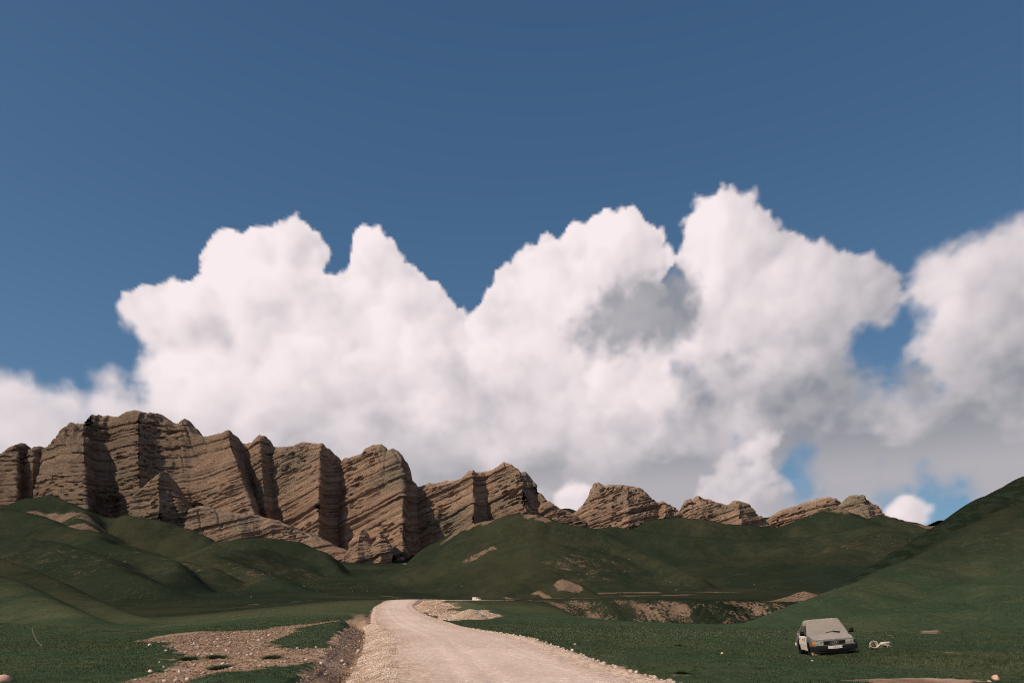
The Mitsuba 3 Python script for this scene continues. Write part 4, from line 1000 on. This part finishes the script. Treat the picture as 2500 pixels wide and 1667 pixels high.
# ------------------------------------------------------------------ the parked car; x forward, y to its left, z up
fw = -np.append(CAR_BACK, -0.012)
fw /= np.linalg.norm(fw)
lf = np.append(CAR_LEFT, CAR_ROLL)
lf -= fw * (lf @ fw)
lf /= np.linalg.norm(lf)
up = np.cross(fw, lf)
M = np.eye(4)
M[:3, 0], M[:3, 1], M[:3, 2], M[:3, 3] = 0.96 * fw, 0.95 * lf, up, CAR_AT + np.array([0, 0, -0.02])
CW = T(M)
car = 'parked_car'
AX_F, AX_R, WR, HW = 1.30, -1.30, 0.315, 0.835


def outline(x):
    """Half width and the heights of bottom, waist and top of the body at x."""
    hw = HW - 0.085 * max(0, (x - 1.55) / 0.7) ** 2 - 0.07 * max(0, (-x - 1.6) / 0.75) ** 2
    top = np.interp(x, [-2.40, -2.30, -1.70, 1.00, 1.60, 2.10, 2.20], [0.80, 0.90, 0.945, 0.925, 0.855, 0.765, 0.735])
    bot = np.interp(x, [-2.40, -1.9, 1.9, 2.20], [0.36, 0.24, 0.22, 0.30])
    return hw, bot, top


def ring(x):
    hw, b, t = outline(x)
    half = [(0.0, b), (hw - 0.10, b), (hw - 0.02, b + 0.12), (hw, b + 0.26), (hw + 0.004, 0.60), (hw - 0.012, t - 0.06), (hw - 0.05, t - 0.012), (hw - 0.12, t), (0.0, t + 0.018)]
    return [(x, y, z) for y, z in half] + [(x, -y, z) for y, z in half[-2:0:-1]]


XS = [-2.40, -2.36, -2.2, -1.95, -1.7, -1.4, -1.0, -0.5, 0, 0.5, 1.0, 1.2, 1.4, 1.6, 1.8, 2.0, 2.12, 2.20]
shell = man(loft([ring(x) for x in XS]))
for ax in (AX_F, AX_R):
    for s_ in (-1, 1):
        shell = shell - m3.Manifold.cylinder(0.40, 0.385, 0.385, 40, True).rotate([90, 0, 0]).translate([ax, s_ * 0.80, 0.33])
part(car, 'body', tm(shell), 'slate_paint_material', 28, CW)
WB, WT = 0.755, 0.585
cab = [(1.02, WB, 0.93), (1.02, -WB, 0.93), (-1.72, WB, 0.94), (-1.72, -WB, 0.94), (0.22, WT, 1.345), (0.22, -WT, 1.345), (-0.95, WT, 1.345), (-0.95, -WT, 1.345), (-0.35, 0.5, 1.365), (-0.35, -0.5, 1.365)]
CAB_R = np.array([0.045] * 4 + [0.15] * 4 + [0.14] * 2)
cab = [(x * (0.80 if z > 1.3 else 1), y * (0.93 if z > 1.3 else 1), z - (0.10 if z > 1.3 else 0)) for x, y, z in cab]
part(car, 'roof', hull_spheres(cab, CAB_R, 24), 'dusty_top_material', 40, CW, 'grey roof under a thick coat of dust')


def on_face(a, b, c, d, us, vs, lift):
    """A panel on the cabin's face abcd (a, b low; c, d high), between fractions us along and vs up."""
    a, b, c, d = map(np.array, (a, b, c, d))
    n = np.cross(b - a, d - a)
    n = n / np.linalg.norm(n)
    P_ = lambda u, v: (a * (1 - u) + b * u) * (1 - v) + (d * (1 - u) + c * u) * v + n * (0.045 * (1 - v) + 0.15 * v)   # noqa: E731
    return slab([P_(us[0], vs[0]), P_(us[1], vs[0]), P_(us[3], vs[1]), P_(us[2], vs[1])], lift)


part(car, 'windscreen', on_face(cab[0], cab[1], cab[5], cab[4], (0.03, 0.97, 0.05, 0.95), (0.06, 0.96), 0.006), 'dusty_glass_material', 20, CW, 'windscreen blind with pinkish dust')
part(car, 'rear_window', on_face(cab[3], cab[2], cab[6], cab[7], (0.05, 0.95, 0.08, 0.92), (0.1, 0.92), 0.006), 'dark_glass_material', 20, CW)
for s_, side in ((1, 'right'), (-1, 'left')):
    f = (cab[3], cab[1], cab[5], cab[7]) if s_ == 1 else (cab[0], cab[2], cab[6], cab[4])
    fwd = (lambda u: u) if s_ == 1 else (lambda u: 1 - u)
    spans = [(0.53, 0.93, 0.46, 0.955), (0.20, 0.50, 0.10, 0.43), (0.06, 0.17, 0.03, 0.075)]
    for k, (a0, a1, b0, b1) in enumerate(spans):
        us = (a0, a1, b0, b1) if s_ == 1 else (1 - a1, 1 - a0, 1 - b1, 1 - b0)
        gk = part(car, 'side_window', on_face(*f, us, (0.07, 0.90), 0.005), 'dark_glass_material', 20, CW)
    # doors with their handles, trim and gaps
    paint = 'white_paint_material' if s_ == 1 else 'slate_paint_material'
    for x0, x1, first in ((0.02, 0.86, True), (-0.98, -0.02, False)):
        sec = []
        for x in np.linspace(x0 + 0.008, x1 - 0.008, 6):
            hw, b, t = outline(x)
            o = 0.014
            zz = [(hw - 0.035, b + 0.05), (hw + 0.0, b + 0.26), (hw + 0.004, 0.60), (hw - 0.012, t - 0.06), (hw - 0.05, t - 0.012)]
            if not first:                                                        # the rear door is cut away by the wheel arch
                cutz = 0.33 + math.sqrt(max(0.40 ** 2 - (x - AX_R) ** 2, 0)) if abs(x - AX_R) < 0.40 else 0
                zz = [(y, max(z, cutz + 0.01 + 0.01 * q)) for q, (y, z) in enumerate(zz)]
            out_ = [(x, -s_ * (y + o), z) for y, z in zz]
            in_ = [(x, -s_ * (y - 0.02), z) for y, z in zz[::-1]]
            sec.append(out_ + in_)
        dk = part(car, 'door', loft(sec), paint, 25, CW, 'clean white door unlike the grey body' if s_ == 1 else None)
        hx = x0 + 0.14
        part(dk, 'handle', rbox((hx, -s_ * (HW + 0.022), 0.765), (0.15, 0.03, 0.045), 0.012), 'black_plastic_material', 30, CW)
        part(dk, 'trim_strip', rbox(((x0 + x1) / 2, -s_ * (HW + 0.018), 0.545), (x1 - x0 - 0.04, 0.022, 0.035), 0.008), 'lamp_rim_material' if s_ == 1 else 'black_plastic_material', 30, CW)
    mk = part(car, 'mirror', hull_spheres([(0.80, -s_ * 0.90, 0.97), (0.80, -s_ * 1.03, 0.975), (0.80, -s_ * 0.91, 1.06), (0.80, -s_ * 1.02, 1.06), (0.86, -s_ * 0.96, 1.01)], 0.025, 10), 'black_plastic_material', 40, CW)
    part(mk, 'bracket', hull_spheres([(0.80, -s_ * 0.79, 0.945), (0.79, -s_ * 0.92, 0.985)], 0.026, 8), 'black_plastic_material', 40, CW)
# bonnet panel
bon = []
for x in np.linspace(1.04, 2.13, 8):
    hw, b, t = outline(x)
    row = [(x, y, t + 0.018 * (1 - (y / hw) ** 2) + 0.012) for y in np.linspace(-(hw - 0.085), hw - 0.085, 9)]
    bon.append(row + [(p_[0], p_[1], p_[2] - 0.03) for p_ in row[::-1]])
part(car, 'bonnet', loft(bon), 'dusty_top_material', 30, CW, 'grey bonnet dulled by dust')
part(car, 'wiper', trimesh.util.concatenate([tube([(1.035, -0.06, 1.0), (1.0, 0.20, 1.03), (1.015, 0.48, 1.0)], 0.009), tube([(1.08, 0.46, 0.965), (1.01, 0.22, 1.02)], 0.009)]), 'black_plastic_material', 40, CW)
# nose: grille, lamps, bumper, plate
part(car, 'grille', rbox((2.185, 0.0, 0.625), (0.06, 0.86, 0.155), 0.01), 'black_plastic_material', 30, CW)
gk = f'{car}__grille'
for z in np.linspace(0.575, 0.675, 5):
    part(gk, 'slat', box((2.219, 0.0, z), (0.012, 0.83, 0.009)), 'black_plastic_material', False, CW)
rings = [trimesh.creation.torus(0.044, 0.0055, 24, 8, transform=trimesh.transformations.translation_matrix([2.235, y, 0.63]) @ trimesh.transformations.rotation_matrix(math.pi / 2, [0, 1, 0])) for y in (-0.102, -0.034, 0.034, 0.102)]
part(car, 'emblem', trimesh.util.concatenate(rings), 'emblem_material', 40, CW, 'four interlocked metal rings on the grille')
for s_ in (-1, 1):
    y = s_ * 0.555
    hk = part(car, 'headlight', trimesh.util.concatenate([box((2.205, y, 0.699), (0.05, 0.275, 0.012)), box((2.205, y, 0.551), (0.05, 0.275, 0.012)), box((2.205, y - 0.132, 0.625), (0.05, 0.012, 0.14)), box((2.205, y + 0.132, 0.625), (0.05, 0.012, 0.14))]), 'lamp_rim_material', False, CW)
    refl = lathe([(0.0, 0.0), (0.035, 0.006), (0.06, 0.025), (0.068, 0.04)], 20)
    refl.apply_transform(trimesh.transformations.translation_matrix([2.176, y - s_ * 0.03, 0.625]) @ trimesh.transformations.rotation_matrix(math.pi / 2, [0, 1, 0]))
    part(hk, 'reflector', trimesh.util.concatenate([refl, box((2.172, y, 0.625), (0.02, 0.255, 0.14))]), 'lamp_inside_material', 30, CW)
    part(hk, 'lens', slab([(2.222, y - 0.126, 0.557), (2.222, y + 0.126, 0.557), (2.218, y + 0.126, 0.693), (2.218, y - 0.126, 0.693)], 0.003), 'lamp_inside_material' if s_ == 1 else 'lamp_inside_material', False, CW)
    part(car, 'indicator', hull_spheres([(2.205, s_ * 0.715, 0.57), (2.205, s_ * 0.715, 0.685), (2.195, s_ * 0.765, 0.57), (2.195, s_ * 0.765, 0.685), (2.06, s_ * 0.785, 0.57), (2.06, s_ * 0.785, 0.685)], 0.016, 8), 'orange_lens_material' if s_ == -1 else 'black_plastic_material', 30, CW, 'orange corner indicator' if s_ == -1 else 'dark empty socket of the missing indicator')
bump = []
for y in np.linspace(-0.86, 0.86, 19):
    xf = 2.30 - 0.16 * (abs(y) / 0.86) ** 4
    bump.append([(xf - 0.16, y, 0.30), (xf - 0.02, y, 0.30), (xf, y, 0.36), (xf, y, 0.475), (xf - 0.03, y, 0.515), (xf - 0.16, y, 0.515)])
part(car, 'bumper', loft(bump), 'black_plastic_material', 30, CW)
part(car, 'air_dam', rbox((2.17, 0, 0.26), (0.10, 1.50, 0.12), 0.02), 'black_plastic_material', 30, CW)
for s_ in (-1, 1):
    part(car, 'bumper_end', hull_spheres([(2.10, s_ * 0.84, 0.47), (2.10, s_ * 0.84, 0.36), (1.72, s_ * 0.842, 0.47), (1.72, s_ * 0.842, 0.36)], 0.022, 8), 'black_plastic_material', 30, CW)
part(car, 'rear_bumper', rbox((-2.40, 0, 0.46), (0.16, 1.66, 0.17), 0.04), 'hub_material', 30, CW)
for s_ in (-1, 1):
    part(car, 'tail_light', rbox((-2.38, s_ * 0.60, 0.70), (0.05, 0.36, 0.15), 0.015), 'red_lens_material', 30, CW)
pk = part(car, 'number_plate', rbox((2.315, 0.0, 0.435), (0.014, 0.52, 0.118), 0.006), 'plate_material', 30, CW, 'white number plate reading 031 ACH')


def lettering(text, height, y_start, z0, x):
    """Raised letters on a face that looks forward; they run from the car's right to its left."""
    t = meshkit.text_mesh(text, height, 0.0015, True)
    v = t.vertices
    return trimesh.Trimesh(np.column_stack([x + v[:, 2], y_start + v[:, 0], z0 + v[:, 1]]), t.faces, process=False)


part(pk, 'number', lettering('031', 0.074, -0.105, 0.398, 2.3225), 'ink_material', False, CW)
part(pk, 'letters', lettering('ACH', 0.058, 0.085, 0.398, 2.3225), 'ink_material', False, CW)
part(pk, 'region_code', trimesh.util.concatenate([lettering('01', 0.036, -0.235, 0.440, 2.3225), lettering('KG', 0.030, -0.235, 0.395, 2.3225), box((2.3232, -0.135, 0.435), (0.002, 0.006, 0.10))]), 'ink_material', False, CW)
# dark inner arches, underside and wheels
part(car, 'underbody', rbox((0, 0, 0.27), (4.2, 1.30, 0.14), 0.03), 'black_plastic_material', 30, CW)
tyre = lathe([(0.19, -0.075), (0.225, -0.088), (0.285, -0.09), (0.308, -0.07), (WR, -0.04), (WR, 0.04), (0.308, 0.07), (0.285, 0.09), (0.225, 0.088), (0.19, 0.075)], 36)
hub = lathe([(0.0, 0.045), (0.05, 0.05), (0.07, 0.04), (0.14, 0.055), (0.195, 0.075), (0.205, 0.07), (0.195, 0.0), (0.0, 0.0)], 28)
for ax, turn in ((AX_F, 0.0), (AX_R, 0.0)):
    for s_ in (-1, 1):
        Rm = trimesh.transformations.rotation_matrix(s_ * -math.pi / 2, [1, 0, 0])
        Rm[:3, 3] = [ax, s_ * 0.735, WR]
        wk = part(car, 'wheel', tyre.copy().apply_transform(Rm), 'rubber_material', 35, CW)
        part(wk, 'hubcap', hub.copy().apply_transform(Rm), 'hub_material', 30, CW)
tag(car, 'abandoned grey saloon car with white side doors and dust-caked windscreen, parked on the meadow', 'car')


# ------------------------------------------------------------------ litter beside the car
def placed(u, v, yaw=0.0, dz=0.0):
    q = sight([(u, v)])[0]
    return T().translate([float(q[0]), float(q[1]), float(q[2]) + dz]).rotate([0, 0, 1], yaw)


def tinted(a, b, f):
    return mikit.proc(lambda p, n, uv: mi.Color3f(mikit.mix(a, b, mikit.smoothstep(0.35, 0.65, mikit.fbm(p.x * f, p.y * f, p.z * f, 3)))))


scene['weathered_white_material'] = {'type': 'twosided', 'bsdf': {'type': 'diffuse', 'reflectance': tinted([0.46, 0.40, 0.33], [0.70, 0.65, 0.57], 12.0)}}
scene['rusty_brown_material'] = {'type': 'twosided', 'bsdf': {'type': 'diffuse', 'reflectance': tinted([0.05, 0.038, 0.03], [0.17, 0.13, 0.11], 16.0)}}
w = placed(2131, 1584, 15, 0.03)
B = 'broken_bucket'
tilt = trimesh.transformations.rotation_matrix(math.radians(62), [1, 0, 0]) @ trimesh.transformations.rotation_matrix(math.radians(-22), [0, 1, 0])
tilt[:3, 3] = [0, 0, 0.13]
wall = lathe([(0.115, -0.14), (0.15, 0.12), (0.165, 0.125), (0.165, 0.14), (0.145, 0.14), (0.105, -0.128), (0.0, -0.128), (0.0, -0.14), (0.115, -0.14)], 30)
part(B, 'wall', wall.apply_transform(tilt), 'weathered_white_material', 30, w)
part(B, 'scrap', trimesh.util.concatenate([rbox((0.0, 0.0, 0.02), (0.17, 0.11, 0.10), 0.02), rbox((0.03, 0.02, 0.11), (0.15, 0.03, 0.03), 0.01), rbox((-0.03, -0.03, 0.10), (0.03, 0.16, 0.03), 0.01)]).apply_transform(tilt), 'rusty_brown_material', 30, w, 'dark scrap inside the bucket')
hoop = [np.array([0.165 * math.cos(a), 0.165 * math.sin(a) * 0.35, 0.13 + 0.17 * math.sin(a)]) for a in np.linspace(0, math.pi, 12)]
hoop = [(tilt @ np.append(p_, 1))[:3] for p_ in hoop]
part(B, 'handle', tube(hoop, 0.006), 'weathered_white_material', 40, w)
tag(B, 'cracked white bucket tipped over in the grass right of the car, with dark scrap inside', 'bucket')

w = placed(2157, 1580, 8, 0.03)
Cn = 'crumpled_canister'
body = hull_spheres([(-0.24, 0, 0.07), (-0.12, 0, 0.17), (0.02, 0.02, 0.19), (0.14, 0, 0.19), (-0.10, 0.10, 0.08), (0.12, 0.10, 0.10)], [0.03, 0.05, 0.05, 0.05, 0.05, 0.05], 16)
body = body.subdivide().subdivide()
body.vertices += body.vertex_normals * (0.022 * (meshkit.fbm(body.vertices * 22, 3, 5)[:, None] - 0.5) * 2)
part(Cn, 'body', body, 'weathered_white_material', 40, w)
part(Cn, 'neck', hull_spheres([(0.19, 0.0, 0.20), (0.235, -0.01, 0.20)], [0.062, 0.055], 14), 'weathered_white_material', 40, w)
part(Cn, 'band', trimesh.creation.torus(0.072, 0.009, 24, 8, transform=trimesh.transformations.translation_matrix([0.162, 0, 0.19]) @ trimesh.transformations.rotation_matrix(math.pi / 2, [0, 1, 0])), 'rusty_brown_material', 40, w)
for path, r in (([(0.02, -0.07, 0.13), (0.06, -0.10, 0.08), (0.12, -0.09, 0.07), (0.15, -0.06, 0.12)], 0.016), ([(0.20, -0.03, 0.14), (0.25, -0.05, 0.06), (0.33, -0.05, 0.03)], 0.016), ([(0.12, -0.08, 0.08), (0.13, -0.09, 0.01)], 0.012), ([(-0.24, 0, 0.06), (-0.29, -0.02, 0.01)], 0.02)):
    part(Cn, 'torn_strip', tube(path, r), 'weathered_white_material', 40, w)
part(Cn, 'hollow', hull_spheres([(-0.10, -0.05, 0.07), (0.10, -0.05, 0.09), (0.20, -0.01, 0.12)], [0.05, 0.045, 0.03], 12), 'rusty_brown_material', 40, w, 'dark torn-open underside')
tag(Cn, 'crumpled white plastic canister lying torn in the grass beside the bucket', 'canister')
q = sight([(2149, 1579)])[0]
put_stone('pebble', q[0], q[1] - 0.12, 0.05, 'round white stone lying between the bucket and the crumpled canister')

# ------------------------------------------------------------------ the van far off on the valley road
V = 'white_van'
c = at(1164, 1460, 320)
vz = float(terrain(c[:1], c[1:2])[0])
w = T().translate([float(c[0]), float(c[1]), vz]).rotate([0, 0, 1], -38).scale(0.9)
prof = [(-2.3, 0.35), (2.25, 0.35), (2.35, 0.75), (2.2, 1.05), (1.55, 1.2), (0.95, 1.95), (-2.1, 2.0), (-2.3, 1.8)]
vb = []
for y, k in ((-0.92, 0.94), (-0.88, 1.0), (0.88, 1.0), (0.92, 0.94)):
    vb.append([(x * k, y, 0.35 + (z - 0.35) * (0.97 if k < 1 else 1)) for x, z in prof])
part(V, 'body', loft(vb), 'white_paint_material', 25, w)
part(V, 'windscreen', slab([(1.53, -0.76, 1.27), (1.53, 0.76, 1.27), (1.02, 0.70, 1.88), (1.02, -0.70, 1.88)], 0.03), 'dark_glass_material', False, w)
for s_ in (-1, 1):
    part(V, 'side_window', slab([(0.15, s_ * 0.915, 1.2), (1.25, s_ * 0.915, 1.2), (0.85, s_ * 0.905, 1.8), (0.15, s_ * 0.905, 1.8)][::-s_], 0.03), 'dark_glass_material', False, w)
vt = lathe([(0.0, -0.1), (0.3, -0.1), (0.33, -0.06), (0.33, 0.06), (0.3, 0.1), (0.0, 0.1)], 20)
for x in (-1.4, 1.4):
    for s_ in (-1, 1):
        Rm = trimesh.transformations.rotation_matrix(math.pi / 2, [1, 0, 0])
        Rm[:3, 3] = [x, s_ * 0.82, 0.33]
        part(V, 'wheel', vt.copy().apply_transform(Rm), 'rubber_material', 35, w)
tag(V, 'small white van far off on the valley road, beyond the bend of the gravel road', 'van')
